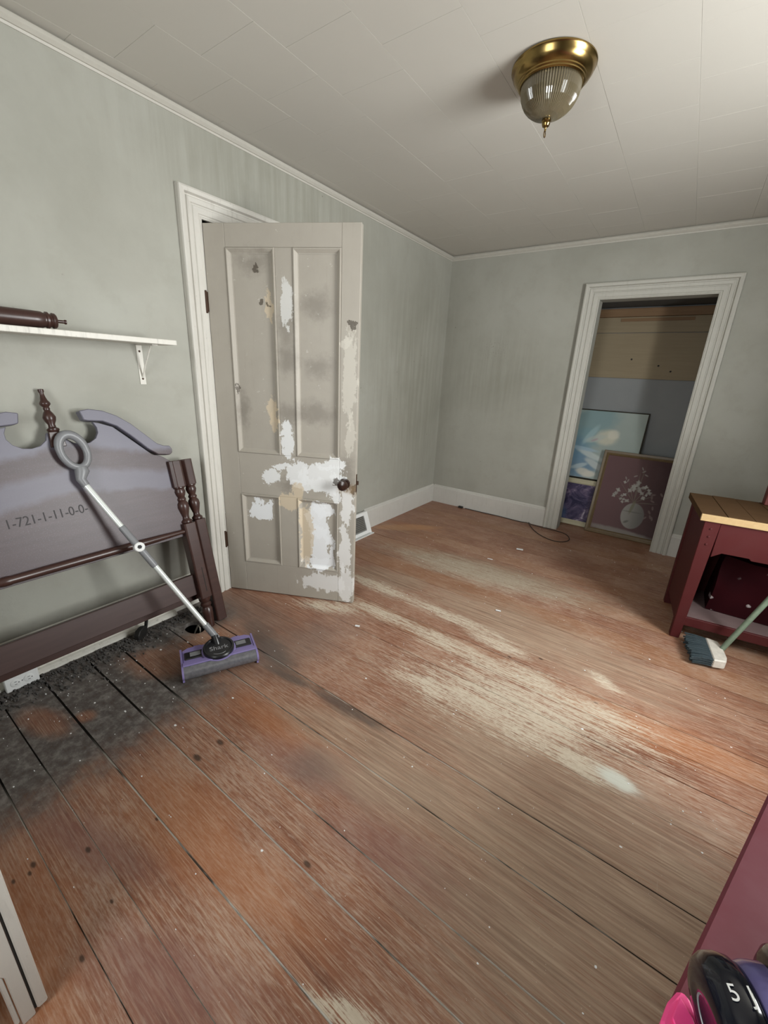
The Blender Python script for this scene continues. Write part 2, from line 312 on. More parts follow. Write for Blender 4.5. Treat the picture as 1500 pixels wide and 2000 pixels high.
# ------------------------------------------------------------------ mesh helpers
class G:
    def __init__(s): s.v = []; s.f = []
    def add(s, vs, fs):
        k = len(s.v); s.v += [tuple(v) for v in vs]; s.f += [tuple(i + k for i in f) for f in fs]; return s
    def box(s, a, b):
        (x0, y0, z0), (x1, y1, z1) = a, b
        vs = [(x0, y0, z0), (x1, y0, z0), (x1, y1, z0), (x0, y1, z0), (x0, y0, z1), (x1, y0, z1), (x1, y1, z1), (x0, y1, z1)]
        return s.add(vs, [(3, 2, 1, 0), (4, 5, 6, 7), (0, 1, 5, 4), (1, 2, 6, 5), (2, 3, 7, 6), (3, 0, 4, 7)])
    def prism(s, poly, a, b, mp):
        """polygon (p,q) extruded from depth a to b ; mp(p,q,d)->xyz"""
        n = len(poly); vs = [mp(p, q, a) for p, q in poly] + [mp(p, q, b) for p, q in poly]
        fs = [tuple(range(n))[::-1], tuple(range(n, 2 * n))] + [(i, (i + 1) % n, n + (i + 1) % n, n + i) for i in range(n)]
        return s.add(vs, fs)
    def lathe(s, prof, seg=24, M=None, flute=0, fl_r=(0, 0)):
        M = M or Matrix(); vs = []; fs = []
        for j, (r, z) in enumerate(prof):
            for i in range(seg):
                a = 2 * math.pi * i / seg; rr = r
                if flute and fl_r[0] <= j <= fl_r[1]: rr = r * (1 - flute * (i % 2))
                vs.append(M @ Vector((rr * math.cos(a), rr * math.sin(a), z)))
        for j in range(len(prof) - 1):
            for i in range(seg):
                k = (i + 1) % seg; fs.append((j * seg + i, j * seg + k, (j + 1) * seg + k, (j + 1) * seg + i))
        fs.append(tuple(range(seg))[::-1]); n = (len(prof) - 1) * seg; fs.append(tuple(range(n, n + seg)))
        return s.add(vs, fs)
    def tube(s, pts, r, seg=8, closed=False):
        pts = [Vector(p) for p in pts]; n = len(pts); vs = []; fs = []
        rs = r if isinstance(r, (list, tuple)) else [r] * n
        up = Vector((0, 0, 1)); prev = None
        for i, p in enumerate(pts):
            a = pts[(i - 1) % n] if closed or i else pts[0]; b = pts[(i + 1) % n] if closed or i < n - 1 else pts[-1]
            t = (b - a).normalized()
            if prev is None: e = t.cross(up); e = e if e.length > .05 else t.cross(Vector((1, 0, 0)))
            else: e = prev - t * prev.dot(t)
            e.normalize(); prev = e; w = t.cross(e)
            for k in range(seg):
                q = 2 * math.pi * k / seg; vs.append(p + (e * math.cos(q) + w * math.sin(q)) * rs[i])
        for i in range(n if closed else n - 1):
            j = (i + 1) % n
            for k in range(seg): l = (k + 1) % seg; fs.append((i * seg + k, i * seg + l, j * seg + l, j * seg + k))
        if not closed: fs += [tuple(range(seg))[::-1], tuple(range((n - 1) * seg, n * seg))]
        return s.add(vs, fs)
    def sweep(s, path, prof, mp, closed=False):
        """mitred moulding: path of (a,b), profile of (s,d): s = shift to the left of the path, d = height off the plane"""
        n = len(path); vs = []; fs = []; P = [Vector(p) for p in path]; k = len(prof)
        for i in range(n):
            d0 = (P[i] - P[i - 1]).normalized() if closed or i else None
            d1 = (P[(i + 1) % n] - P[i]).normalized() if closed or i < n - 1 else None
            d0 = d0 or d1; d1 = d1 or d0
            n0, n1 = Vector((-d0.y, d0.x)), Vector((-d1.y, d1.x)); mt = (n0 + n1); mt = mt / max(.2, mt.dot(n0))
            for (q, d) in prof: w = P[i] + mt * q; vs.append(mp(w.x, w.y, d))
        for i in range(n if closed else n - 1):
            j = (i + 1) % n
            for a in range(k - 1): fs.append((i * k + a, i * k + a + 1, j * k + a + 1, j * k + a))
        if not closed: fs += [tuple(range(k))[::-1], tuple(range((n - 1) * k, n * k))]
        return s.add(vs, fs)
    def build(s, name, mat, parent=None, bevel=0, smooth=False, loc=(0, 0, 0), rot=(0, 0, 0)):
        me = bpy.data.meshes.new(name); me.from_pydata(s.v, [], s.f); me.update()
        bm = bmesh.new(); bm.from_mesh(me); bmesh.ops.recalc_face_normals(bm, faces=bm.faces)
        if bevel:
            bmesh.ops.bevel(bm, geom=[e for e in bm.edges if e.calc_face_angle(0) > .5], offset=bevel, segments=1, affect='EDGES', clamp_overlap=True)
        if smooth:
            for f in bm.faces: f.smooth = True
            for e in bm.edges:
                if e.calc_face_angle(0) > .7: e.smooth = False
        bm.to_mesh(me); bm.free()
        me.materials.append(mat); o = bpy.data.objects.new(name, me); COL.objects.link(o)
        o.parent = parent; o.location = loc; o.rotation_euler = rot
        return o
def B(name, a, b, mat, parent=None, bevel=0): return G().box(a, b).build(name, mat, parent, bevel)
def tag(o, label, cat, group=None, kind=None):
    o['label'] = label; o['category'] = cat
    if group: o['group'] = group
    if kind: o['kind'] = kind
    return o
def thing(name, label, cat, loc=(0, 0, 0), rot=(0, 0, 0), group=None, kind=None):
    o = bpy.data.objects.new(name, None); COL.objects.link(o); o.location = loc; o.rotation_euler = rot
    o.empty_display_size = .1
    return tag(o, label, cat, group, kind)
def struct(o, label, cat): return tag(o, label, cat, None, 'structure')
TXT = {}
for body in ('1-721-1-11-0-0-', 'Shark', '5', 'J'):          # lettering meshes, made while the scene is still light
    c = bpy.data.curves.new('lettering', 'FONT'); c.body = body; c.size = 1.0; c.extrude = .012; c.align_x = 'CENTER'; c.align_y = 'CENTER'
    t = bpy.data.objects.new('lettering_source', c); COL.objects.link(t)
    TXT[body] = bpy.data.meshes.new_from_object(t.evaluated_get(bpy.context.evaluated_depsgraph_get()))
    bpy.data.objects.remove(t); bpy.data.curves.remove(c)
def text(name, body, size, mat, parent, M, extrude=None, squash=1.0):
    me = TXT[body].copy()
    me.transform(M @ Matrix.Diagonal((squash * size, size, size, 1))); me.materials.clear(); me.materials.append(mat)
    o = bpy.data.objects.new(name, me); COL.objects.link(o); o.parent = parent; return o

# ================================================================== THE SETTING
WT = .12
# ---- walls
DY0, DY1, DZ = -2.612, -1.815, 1.985         # bedroom door opening in the left wall
CX0, CX1, CZ = 1.353, 2.114, 1.959           # closet opening in the back wall
g = G().box((-WT, YF - WT, 0), (0, DY0, H)).box((-WT, DY1, 0), (0, WT, H)).box((-WT, DY0, DZ), (0, DY1, H))
struct(g.build('wall_left', WALL), 'stained grey-green plaster wall with the door and shelf', 'wall')
g = G().box((0, 0, 0), (CX0, WT, H)).box((CX1, 0, 0), (XR, WT, H)).box((CX0, 0, CZ), (CX1, WT, H))
struct(g.build('wall_back', WALL), 'grey-green plaster wall with the closet opening', 'wall')
wz0, wz1 = .80, 2.04
g = G().box((XR, YF - RW, 0), (XR + RW, WY[0], H)).box((XR, WY[1], 0), (XR + RW, WT, H)).box((XR, WY[0], 0), (XR + RW, WY[1], wz0)).box((XR, WY[0], wz1), (XR + RW, WY[1], H))
struct(g.build('wall_right', WALL), 'grey-green plaster wall with a deep-set window beside the workbench', 'wall')
g = G().box((0, YF - RW, 0), (WX[0], YF, H)).box((WX[1], YF - RW, 0), (XR, YF, H)).box((WX[0], YF - RW, 0), (WX[1], YF, wz0)).box((WX[0], YF - RW, wz1), (WX[1], YF, H))
struct(g.build('wall_front', WALL), 'grey-green plaster wall with a deep-set window facing the closet', 'wall')

# ---- windows (frame, sash bars)
def window(name, mp, a0, a1, z0, z1, label):
    w = thing(name, label, 'window', kind='structure')
    def bar(nm, p0, p1, d0, d1): return G().prism([(p0[0], p0[1]), (p1[0], p0[1]), (p1[0], p1[1]), (p0[0], p1[1])], d0, d1, mp).build(nm, TRIM, w)
    t = .045; zm = (z0 + z1) / 2
    bar('side_stile', (a0, z0), (a0 + t, z1), .03, .07); bar('side_stile', (a1 - t, z0), (a1, z1), .03, .07)
    bar('sash_rail', (a0 + t, z0), (a1 - t, z0 + t), .03, .07); bar('sash_rail', (a0 + t, z1 - t), (a1 - t, z1), .03, .07)
    bar('sash_rail', (a0 + t, zm - .02), (a1 - t, zm + .02), .03, .07)
    bar('window_sill', (a0 - .05, z0 - .03), (a1 + .05, z0), -.05, .03)
    for p, q in (((a0 - .09, z0), (a0, z1 + .09)), ((a1, z0), (a1 + .09, z1 + .09)), ((a0, z1), (a1, z1 + .09))): bar('window_casing', p, q, -.02, 0)
window('window_1', lambda p, q, d: (XR + d, p, q), WY[0], WY[1], wz0, wz1, 'white double-hung window in the wall beside the workbench')
window('window_2', lambda p, q, d: (p, YF - d, q), WX[0], WX[1], wz0, wz1, 'white double-hung window in the wall facing the closet')

# ---- floor: slab seen in the joints, every board an object of its own
HX, HY, HRX, HRY = .235, -2.99, .065, .045
def mat_joint():
    m = NT('dust_packed_joint', .9, .1); P = m.pos(); x, y, z = m.sep(P)
    n = m.noise(m.map(P, (2.0, 30, 1)), 2, 4, .6)
    c = m.mix(m.rng(n, .36, .52), (.06, .045, .035), (.50, .47, .42))
    c = m.mix(m.rng(x, .85, .55), c, (.008, .007, .006)); c = m.mix(m.rng(m.add(x, m.mul(y, .25)), 1.35, 1.55), c, (.035, .026, .02))
    m.col(c); return m.m
g = G()
for (a, b, c, d) in [(0, HX - .09, YF, 0), (HX + .09, XR, YF, 0), (HX - .09, HX + .09, YF, HY - .08), (HX - .09, HX + .09, HY + .08, 0)]:
    g.box((a, c, -.05), (b, d, -.0022))
g.box((HX - .13, HY - .13, -.20), (HX + .13, HY + .13, -.18))
for (a, b, c, d) in [(-.13, -.09, -.13, .13), (.09, .13, -.13, .13), (-.09, .09, -.13, -.08), (-.09, .09, .08, .13)]: g.box((HX + a, HY + c, -.18), (HX + b, HY + d, -.05))
FLO = struct(g.build('floor', mat_joint()), 'worn red-brown plank floor with pale scuffed tracks and dust', 'floor')
seams = [0, -.14, -.30, -.43, -.61, -.76, -.93, -1.07, -1.25, -1.40, -1.56, -1.74, -1.88, -2.035, -2.17, -2.31, -2.445, -2.64, -2.895, -3.08, -3.305, -3.438, -3.606, -3.752, -3.854, -4.02, -4.17, -4.35, -4.50, -4.66, YF]
for i in range(len(seams) - 1):
    wd = lambda q: .0026 if q in (-2.895, -3.08, -3.305, -3.438, -3.606) else .0012
    y1, y0 = seams[i] - wd(seams[i]), seams[i + 1] + wd(seams[i + 1])
    dirty0 = .0016 if -3.9 < seams[i + 1] < -3.2 else 0; dirty1 = .0016 if -3.9 < seams[i] < -3.2 else 0
    dz = rnd.uniform(-.0008, .0006); mp = lambda p, q, d, dz=dz: (p, q, d + dz)
    g = G()
    if y0 < HY < y1:
        el = [(HX + HRX * math.cos(t), HY + HRY * math.sin(t)) for t in [math.pi * k / 9 for k in range(10)]]
        lo = [(HX + HRX * math.cos(t), HY + HRY * math.sin(t)) for t in [-math.pi * k / 9 for k in range(10)]]
        g.prism([(0, y0), (HX - HRX, y0), (HX - HRX, y1), (0, y1)], -.02, 0, mp)
        g.prism([(HX + HRX, y0), (XR, y0), (XR, y1), (HX + HRX, y1)], -.02, 0, mp)
        g.prism(el + [(HX - HRX, y1), (HX + HRX, y1)], -.02, 0, mp)
        g.prism(lo + [(HX - HRX, y0), (HX + HRX, y0)], -.02, 0, mp)
        g.build('floorboard', FLOOR, FLO)
    else:
        xs = [0, .12, .3, .5, .72]
        lo = [(x, y0 + dirty0 * rnd.uniform(.5, 1.4)) for x in xs] + [(.95, y0), (XR, y0)]
        hi = [(x, y1 - dirty1 * rnd.uniform(.3, 1.0)) for x in xs] + [(.95, y1), (XR, y1)]
        g.prism(lo + hi[::-1], -.02, 0, mp); g.build('floorboard', FLOOR, FLO)

# ---- ceiling: slab and one-foot tiles
CE = struct(B('ceiling', (-WT, YF - RW, H + .012), (XR + RW, WT, H + .06), plain('ceiling_joint', (.50, .48, .44), .9)), 'off-white ceiling of square fibre tiles', 'ceiling')
TS = .3025; tile = None
ix0 = .365 - 2 * TS
for i in range(13):
    x0 = ix0 + i * TS; o = (-1.745 if i % 2 else -1.58)
    k0 = int((YF - o) / TS) - 2
    for k in range(k0, k0 + 20):
        y0 = o + k * TS; e = .00025
        a, b, c, d = max(x0 + e, 0), min(x0 + TS - e, XR), max(y0 + e, YF), min(y0 + TS - e, 0)
        if b - a < .01 or d - c < .01: continue
        full = abs(b - a - TS + 2 * e) < 1e-6 and abs(d - c - TS + 2 * e) < 1e-6
        if full and tile:
            t = tile.copy(); COL.objects.link(t); t.location = (a, c, H)
        else:
            t = G().box((0, 0, 0), (b - a, d - c, .012)).build('ceiling_tile', CEIL, CE, bevel=.0005, loc=(a, c, H))
            if full: tile = t
        t.location.z = H + rnd.uniform(-.0004, .0002)

# ---- crown, casings, baseboards
crown = [(0, 0), (.006, .004), (.006, .012), (.012, .014), (.014, .022), (.026, .024), (.036, .012), (.036, .006), (.044, .004), (.044, 0)]
struct(G().sweep([(YF, H), (0, H)], [(-q, d) for q, d in crown], lambda p, q, d: (d, p, q)).build('trim_1', CROWN), 'slim white crown moulding along the left wall', 'crown moulding')
struct(G().sweep([(0, H), (XR, H)], [(-q, d) for q, d in crown], lambda p, q, d: (p, -d, q)).build('trim_2', CROWN), 'slim white crown moulding above the closet wall', 'crown moulding')
cas = [(0, 0), (0, .018), (.006, .020), (.010, .016), (.016, .016), (.020, .021), (.046, .022), (.049, .017), (.054, .017), (.058, .023), (.078, .025), (.082, .019), (.088, .020), (.094, .034), (.110, .036), (.118, .033), (.121, .026), (.121, 0)]
sc = .113 / .121
struct(G().sweep([(DY0, 0), (DY0, DZ), (DY1, DZ), (DY1, 0)], [(q * sc, d) for q, d in cas], lambda p, q, d: (d, p, q)).build('trim_3', TRIM), 'chipped white moulded casing around the open panel door', 'door casing')
struct(G().sweep([(CX0, 0), (CX0, CZ), (CX1, CZ), (CX1, 0)], cas, lambda p, q, d: (p, -d, q)).build('trim_4', mat_trim('closet_casing_paint', (.50, .49, .44), .45)), 'white moulded casing around the closet opening', 'closet casing')
# jambs
g = G().box((-WT, DY0 - .02, 0), (.005, DY0, DZ)).box((-WT, DY1, 0), (.005, DY1 + .02, DZ)).box((-WT, DY0 - .02, DZ - .0), (.005, DY1 + .02, DZ + .02))
g.box((-.07, DY0, 0), (-.035, DY0 + .012, DZ)).box((-.07, DY1 - .012, 0), (-.035, DY1, DZ)).box((-.07, DY0, DZ - .012), (-.035, DY1, DZ))
struct(g.build('trim_5', TRIM), 'white jamb and stop lining the bedroom doorway', 'door jamb')
g = G().box((CX0 - .015, .0, 0), (CX0 - .002, WT, CZ)).box((CX1 + .002, 0, 0), (CX1 + .015, WT, CZ)).box((CX0 - .015, 0, CZ + .002), (CX1 + .015, WT, CZ + .015))
struct(g.build('trim_6', TRIM), 'white jamb lining the closet opening', 'closet jamb')
bp = [(0, 0), (0, .020), (.165, .020), (.172, .014), (.178, .014), (.188, .004), (.190, 0)]
def baseboard(name, a, b, mp, label, mat=BASEB): return struct(G().sweep([(a, 0), (b, 0)], bp, mp).build(name, mat), label, 'baseboard')
baseboard('baseboard_left', -1.25, 0, lambda p, q, d: (d, p, q), 'tall white baseboard between the floor vent and the far corner')
baseboard('baseboard_left_2', YF, DY0 - .113, lambda p, q, d: (d, p, q), 'dirty chipped white baseboard behind the leaning bed parts', SHELFP)
baseboard('baseboard_back', .02, CX0 - .121, lambda p, q, d: (p, -d, q), 'tall white baseboard between the corner and the closet')
baseboard('baseboard_back_2', CX1 + .121, XR, lambda p, q, d: (p, -d, q), 'tall white baseboard behind the red workbench')
struct(G().sweep([(YF, 0), (-2.98, 0)], [(0, .020), (0, .052), (.010, .050), (.018, .036), (.020, .020)], lambda p, q, d: (d, p, q)).build('trim_7', SHELFP), 'chipped white shoe moulding below the leaning headboard', 'shoe moulding')

# ---- hall behind the bedroom door
HALL = plain('hall_plaster', (.42, .40, .35), .7, 0, .3, .1, 6)
struct(G().box((-1.35, -3.4, 0), (-1.25, -1.0, H)).box((-1.25, -3.5, 0), (-WT, -3.4, H)).box((-1.25, -1.0, 0), (-WT, -.9, H)).build('wall_hall', HALL), 'dim hall wall behind the panel door', 'wall')
struct(B('floor_hall', (-1.25, -3.4, -.05), (-.0, -1.0, -.004), RAWB2), 'dim hall floor behind the panel door', 'floor')
struct(B('ceiling_hall', (-1.35, -3.5, H), (-WT, -.9, H + .05), HALL), 'dim hall ceiling behind the panel door', 'ceiling')

# ---- closet interior
KX0, KX1, KY = 1.10, 2.42, .62
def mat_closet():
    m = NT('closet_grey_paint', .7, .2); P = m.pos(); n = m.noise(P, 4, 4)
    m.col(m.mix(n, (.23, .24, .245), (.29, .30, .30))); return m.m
CLW = mat_closet()
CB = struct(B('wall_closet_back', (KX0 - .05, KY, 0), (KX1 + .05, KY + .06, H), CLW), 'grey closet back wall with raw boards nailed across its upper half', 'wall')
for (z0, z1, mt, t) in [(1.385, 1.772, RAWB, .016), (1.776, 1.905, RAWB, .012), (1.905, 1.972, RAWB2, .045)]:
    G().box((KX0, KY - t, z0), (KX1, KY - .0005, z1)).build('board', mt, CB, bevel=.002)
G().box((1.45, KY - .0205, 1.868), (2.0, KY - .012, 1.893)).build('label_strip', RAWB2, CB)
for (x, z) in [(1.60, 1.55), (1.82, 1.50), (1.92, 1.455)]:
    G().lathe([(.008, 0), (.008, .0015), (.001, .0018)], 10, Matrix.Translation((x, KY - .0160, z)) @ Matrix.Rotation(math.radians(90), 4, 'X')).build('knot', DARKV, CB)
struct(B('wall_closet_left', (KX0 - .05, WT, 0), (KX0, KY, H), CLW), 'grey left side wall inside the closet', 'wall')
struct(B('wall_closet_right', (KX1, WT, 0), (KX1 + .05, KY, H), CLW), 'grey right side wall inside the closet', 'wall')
struct(B('ceiling_closet', (KX0 - .05, WT, 1.985), (KX1 + .05, KY, 2.03), plain('shaded_closet_ceiling', (.10, .10, .095), .9)), 'ceiling inside the closet with shade in its dark colour', 'ceiling')  # set low and coloured dark to stand in for the shade up there
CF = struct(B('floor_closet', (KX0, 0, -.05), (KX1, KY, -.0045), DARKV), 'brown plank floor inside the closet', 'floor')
for k in range(4): G().box((KX0, .001 + k * .155, -.02), (KX1, .154 + k * .155, 0)).build('floorboard', FLOOR, CF)

# ---- the panel door
ang = math.atan2(.345, .707)
D = thing('door_1', 'old four-panel door with peeling cream and white paint standing open', 'door', (.022, -2.614, .006), (0, 0, ang), kind='structure')
DW, DT, DH = .783, .036, 1.962
U = [.109, .360, .450, .690]; Zr = [.195, .629, .866, 1.862]
def dpart(name, u0, u1, z0, z1, y0=0, y1=DT, bev=.0015): return B(name, (u0, y0, z0), (u1, y1, z1), DOOR, D, bev)
dpart('stile', 0, U[0] - .0006, 0, DH); dpart('stile', U[3] + .0006, DW, 0, DH)
dpart('top_rail', U[0], U[3], Zr[3], DH, .0004); dpart('lock_rail', U[0], U[3], Zr[1], Zr[2], .0004); dpart('bottom_rail', U[0], U[3], 0, Zr[0], .0004)
dpart('mullion', U[1], U[2], Zr[2] + .0005, Zr[3] - .0005, .0004); dpart('mullion', .345, .448, Zr[0] + .0005, Zr[1] - .0005, .0004)
mould = [(0, .003), (.003, -.004), (.008, -.004), (.012, .000), (.022, .009), (.026, .010), (.026, .014)]
for (u0, u1, z0, z1) in [(U[0], U[1], Zr[2], Zr[3]), (U[2], U[3], Zr[2], Zr[3]), (U[0], .345, Zr[0], Zr[1]), (.448, U[3], Zr[0], Zr[1])]:
    p = dpart('panel', u0, u1, z0, z1, .012, .024, 0)
    G().sweep([(u0, z0), (u1, z0), (u1, z1), (u0, z1)], mould, lambda a, b, d: (a, d, b), True).build('panel_moulding', DOOR, p)
k = G().lathe([(.030, 0), (.030, .003), (.012, .006), (.010, .026), (.020, .030), (.028, .038), (.030, .047), (.026, .057), (.012, .062), (.002, .063)], 24, Matrix.Translation((.722, 0, .737)) @ Matrix.Rotation(math.radians(90), 4, 'X'))
kb = k.build('door_knob', plain('brown_knob', (.030, .014, .010), .25, 0, .6, .4, 60), D, smooth=True); kb['label'] = 'dark brown round door knob'
B('latch_plate', (DW - .001, .007, .69), (DW + .0015, .029, .79), IRON, D)
B('latch_bolt', (DW, .012, .732), (DW + .012, .024, .752), IRON, D)
for z in (.33, 1.62):
    h = B('hinge', (-.012, -.006, z - .045), (.002, .004, z + .045), IRON, D)
    G().lathe([(.005, z - .052), (.007, z - .048), (.007, z + .048), (.005, z + .052)], 10, Matrix.Translation((-.008, -.006, 0))).build('hinge_pin', IRON, h)

# ================================================================== THINGS
# ---- baseboard register
V = thing('floor_register', 'white framed baseboard heat vent beside the open door', 'vent', (0, -1.48, 0))
G().prism([(.021, 0), (.105, 0), (.105, .012), (.045, .185), (.021, .185)], -.22, -.20, lambda p, q, d: (p, d, q)).build('side_cheek', WHITEP, V)
G().prism([(.021, 0), (.105, 0), (.105, .012), (.045, .185), (.021, .185)], .20, .22, lambda p, q, d: (p, d, q)).build('side_cheek', WHITEP, V)
def slope(t): return (.105 - .060 * t, .012 + .173 * t)
for (a, b) in ((0, .14), (.86, 1)):
    p, q = slope(a), slope(b)
    G().prism([p, q, (q[0] - .02, q[1]), (p[0] - .02, p[1])], -.20, .20, lambda p, q, d: (p, d, q)).build('frame_rail', WHITEP, V)
for sg in (-1, 1):
    p, q = slope(.14), slope(.86); a, b = sorted((sg * .20, sg * .165))
    G().prism([p, q, (q[0] - .02, q[1]), (p[0] - .02, p[1])], a, b, lambda p, q, d: (p, d, q)).build('frame_stile', WHITEP, V)
p, q = slope(.14), slope(.86)
G().prism([(p[0] - .015, p[1]), (q[0] - .015, q[1]), (q[0] - .02, q[1]), (p[0] - .02, p[1])], -.165, .165, lambda p, q, d: (p, d, q)).build('damper', DARKV, V)
for i in range(9):
    t = .18 + i * .08; p, q = slope(t), slope(t + .045)
    G().prism([(p[0] - .004, p[1]), (q[0] - .009, q[1]), (q[0] - .012, q[1]), (p[0] - .008, p[1])], -.165, .165, lambda p, q, d: (p, d, q)).build('louver', plain('grey_louver', (.16, .155, .14), .5) if i == 0 else bpy.data.materials['grey_louver'], V)
B('base_flange', (.021, -.23, 0), (.125, .23, .006), WHITEP, V)

# ---- headboard (leans on the wall)
TH = math.atan(.2227); Y0 = -3.375
HB = thing('headboard', 'dark wooden bed headboard with broken scroll pediment and stencilled numbers leaning on the wall', 'headboard', (.285, Y0, .006), (0, -TH, 0))
mpb = lambda p, q, d: (d, p, q)
def rel(l): return [(a - Y0, b) for a, b in l]
# half of the panel outline, right side, in (y-Y0, z)
right = rel([(-2.945, .505), (-2.945, .885), (-2.985, .915), (-3.02, .925), (-3.06, .965), (-3.11, 1.015), (-3.16, 1.065), (-3.21, 1.085), (-3.232, 1.09), (-3.222, 1.067), (-3.222, 1.045), (-3.236, 1.022), (-3.262, 1.006), (-3.29, 1.003), (-3.318, 1.010), (-3.342, 1.03), (-3.350, 1.058)])
# the notch of the panel is symmetric about the finial block
poly = right + [(-p - (.022 if p > .42 else 0), q) for p, q in right[::-1]]
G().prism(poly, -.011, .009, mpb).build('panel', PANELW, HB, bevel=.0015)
capo = rel([(-3.276, 1.137), (-3.242, 1.143), (-3.19, 1.134), (-3.139, 1.110), (-3.088, 1.071), (-3.037, 1.018), (-2.995, .974), (-2.965, .960), (-2.939, .957), (-2.930, .940), (-2.932, .924), (-2.946, .914), (-3.0, .922), (-3.039, .953), (-3.1, 1.019), (-3.148, 1.065), (-3.199, 1.090), (-3.253, 1.095), (-3.268, 1.099)])
for sg in (1, -1):
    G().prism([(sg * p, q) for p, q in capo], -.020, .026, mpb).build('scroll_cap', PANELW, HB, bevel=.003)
fin = [(.017, 0), (.021, .006), (.021, .012), (.013, .018), (.012, .030), (.019, .045), (.022, .058), (.017, .072), (.010, .085), (.012, .092), (.010, .098), (.018, .108), (.018, .114), (.012, .124), (.008, .142), (.007, .152), (.010, .158), (.010, .166), (.004, .168)]
fb = G().prism([(-.026, 1.0), (.026, 1.0), (.022, 1.060), (-.022, 1.060)], -.012, .022, mpb).build('finial_block', DARKWOOD, HB, bevel=.002)
G().lathe(fin, 20, Matrix.Translation((.004, 0, 1.060)) @ Matrix.Rotation(.03, 4, 'X')).build('finial', DARKWOOD, HB, smooth=True)
def oct_post(g, cy, cx, w, z0, z1, ch=.012):
    h = w / 2; c = h - ch
    P = [(h, -c), (h, c), (c, h), (-c, h), (-h, c), (-h, -c), (-c, -h), (c, -h)]
    return g.prism([(cx + a, cy + b) for a, b in P], z0, z1, lambda p, q, d: (p, q, d))
def post(parent, cy, cx, foot, w=.062):
    g = G(); oct_post(g, cy, cx, w, .752, .882, .013)
    g.build('post_block', DARKWOOD, parent, bevel=.002)
    t = [(.020, .565), (.026, .572), (.026, .58), (.017, .588), (.015, .60), (.022, .625), (.028, .65), (.026, .668), (.018, .68), (.021, .686), (.021, .692), (.016, .70), (.022, .712), (.026, .728), (.022, .742), (.028, .748), (.028, .754)]
    G().lathe(t, 20, Matrix.Translation((cx, cy, 0))).build('turned_neck', DARKWOOD, parent, smooth=True)
    g = G(); oct_post(g, cy, cx, w, .165 if foot else .003, .568, .006); g.build('post_shaft', DARKWOOD, parent, bevel=.002)
    if foot:
        f = [(.020, .0), (.022, .004), (.022, .03), (.026, .07), (.027, .10), (.020, .112), (.027, .122), (.027, .13), (.020, .138), (.028, .15), (.030, .168)]
        G().lathe(f, 20, Matrix.Translation((cx, cy, 0))).build('turned_foot', DARKWOOD, parent, smooth=True)
        G().box((cx + w / 2 - .002, cy + .004, .20), (cx + w / 2 + .0004, cy + .008, .33)).build('rail_slot', DARKV, parent)
for y in (.442, -.482): post(HB, y, .010, True)
rp = [(.011, -.455), (.011, -.39), (.015, -.30), (.0185, -.285), (.0185, -.268), (.0165, -.26), (.0175, -.15), (.018, 0), (.0175, .15), (.0165, .22), (.0145, .30), (.011, .39), (.011, .415)]
G().lathe(rp, 18, Matrix.Translation((.021, 0, .531)) @ Matrix.Rotation(math.radians(-90), 4, 'X')).build('turned_rail', DARKWOOD, HB, smooth=True)
B('lower_rail', (-.012, -.455, .192), (.010, .415, .300), mat_wood('dark_rail_wood', (.032, .016, .014), (.062, .033, .029), .4, (30, 3, 30)), HB, .002)
lm = plain('stencil_ink', (.026, .021, .023), .6)
Mt = Matrix(((0, 0, 1, .0092), (1, 0, 0, -.470 + .375), (0, 1, 0, .735), (0, 0, 0, 1)))
t = text('stencil_number', '1-721-1-11-0-0-', .052, lm, HB, Mt @ Matrix.Rotation(.02, 4, 'Z'), .0002, .82)
t.location = (0, 0, 0)

# ---- footboard behind it
FB = thing('footboard', 'dark wooden bed footboard tucked behind the headboard, square foot on the floor', 'footboard', (.262, Y0 + .01, .002), (0, -TH, 0))
for y in (.507, -.49): post(FB, y, .004, False, .058)
B('rail_board', (-.03, -.461, .53), (-.016, .478, .80), DARKWOOD, FB, .002)
B('lower_board', (-.03, -.461, .15), (-.016, .478, .26), DARKWOOD, FB, .002)

# ---- wall shelf with bracket
SH = thing('wall_shelf', 'chipped white painted shelf board on a steel bracket', 'shelf', (0, -3.5, 1.40))
B('shelf_board', (.001, -.75, 0), (.205, .595, .021), SHELFP, SH, .002)
for yb in (.525, -.45):
    b = G().box((.0005, yb - .013, -.175), (.004, yb + .013, -.001)).build('bracket', SHELFP, SH)
    B('bracket_arm', (.004, yb - .012, -.0045), (.15, yb + .012, -.0005), SHELFP, b)
    G().tube([(.004, yb, -.145), (.045, yb, -.085), (.11, yb, -.006)], .004, 6).build('bracket_brace', SHELFP, b)
    for z in (-.03, -.15): G().lathe([(.005, 0), (.004, .002), (.001, .003)], 8, Matrix.Translation((.004, yb, z)) @ Matrix.Rotation(math.radians(90), 4, 'Y')).build('screw', IRON, b)

# ---- loose turned post on the shelf
pp = [(.004, 0), (.008, .001), (.0085, .006), (.006, .008), (.006, .028), (.010, .030), (.022, .032), (.026, .036), (.027, .044), (.023, .048), (.024, .053), (.029, .057), (.029, .063), (.025, .066), (.025, .071), (.028, .076), (.0285, .10), (.030, .18), (.031, .30), (.0295, .42), (.026, .50), (.020, .52)]
PO = G().lathe(pp, 24).build('bed_post', DARKWOOD, None, smooth=True, loc=(.125, -3.285, 1.4531), rot=(math.radians(90), 0, math.radians(-3)))
tag(PO, 'loose dark turned bed post lying on the white shelf', 'bed post')

# ---- stick sweeper leaning on the headboard
VC = thing('stick_vacuum', 'lilac and grey stick vacuum leaning against the headboard', 'vacuum', (.6595, -3.110, 0), (0, 0, math.atan2(.895, .445)))
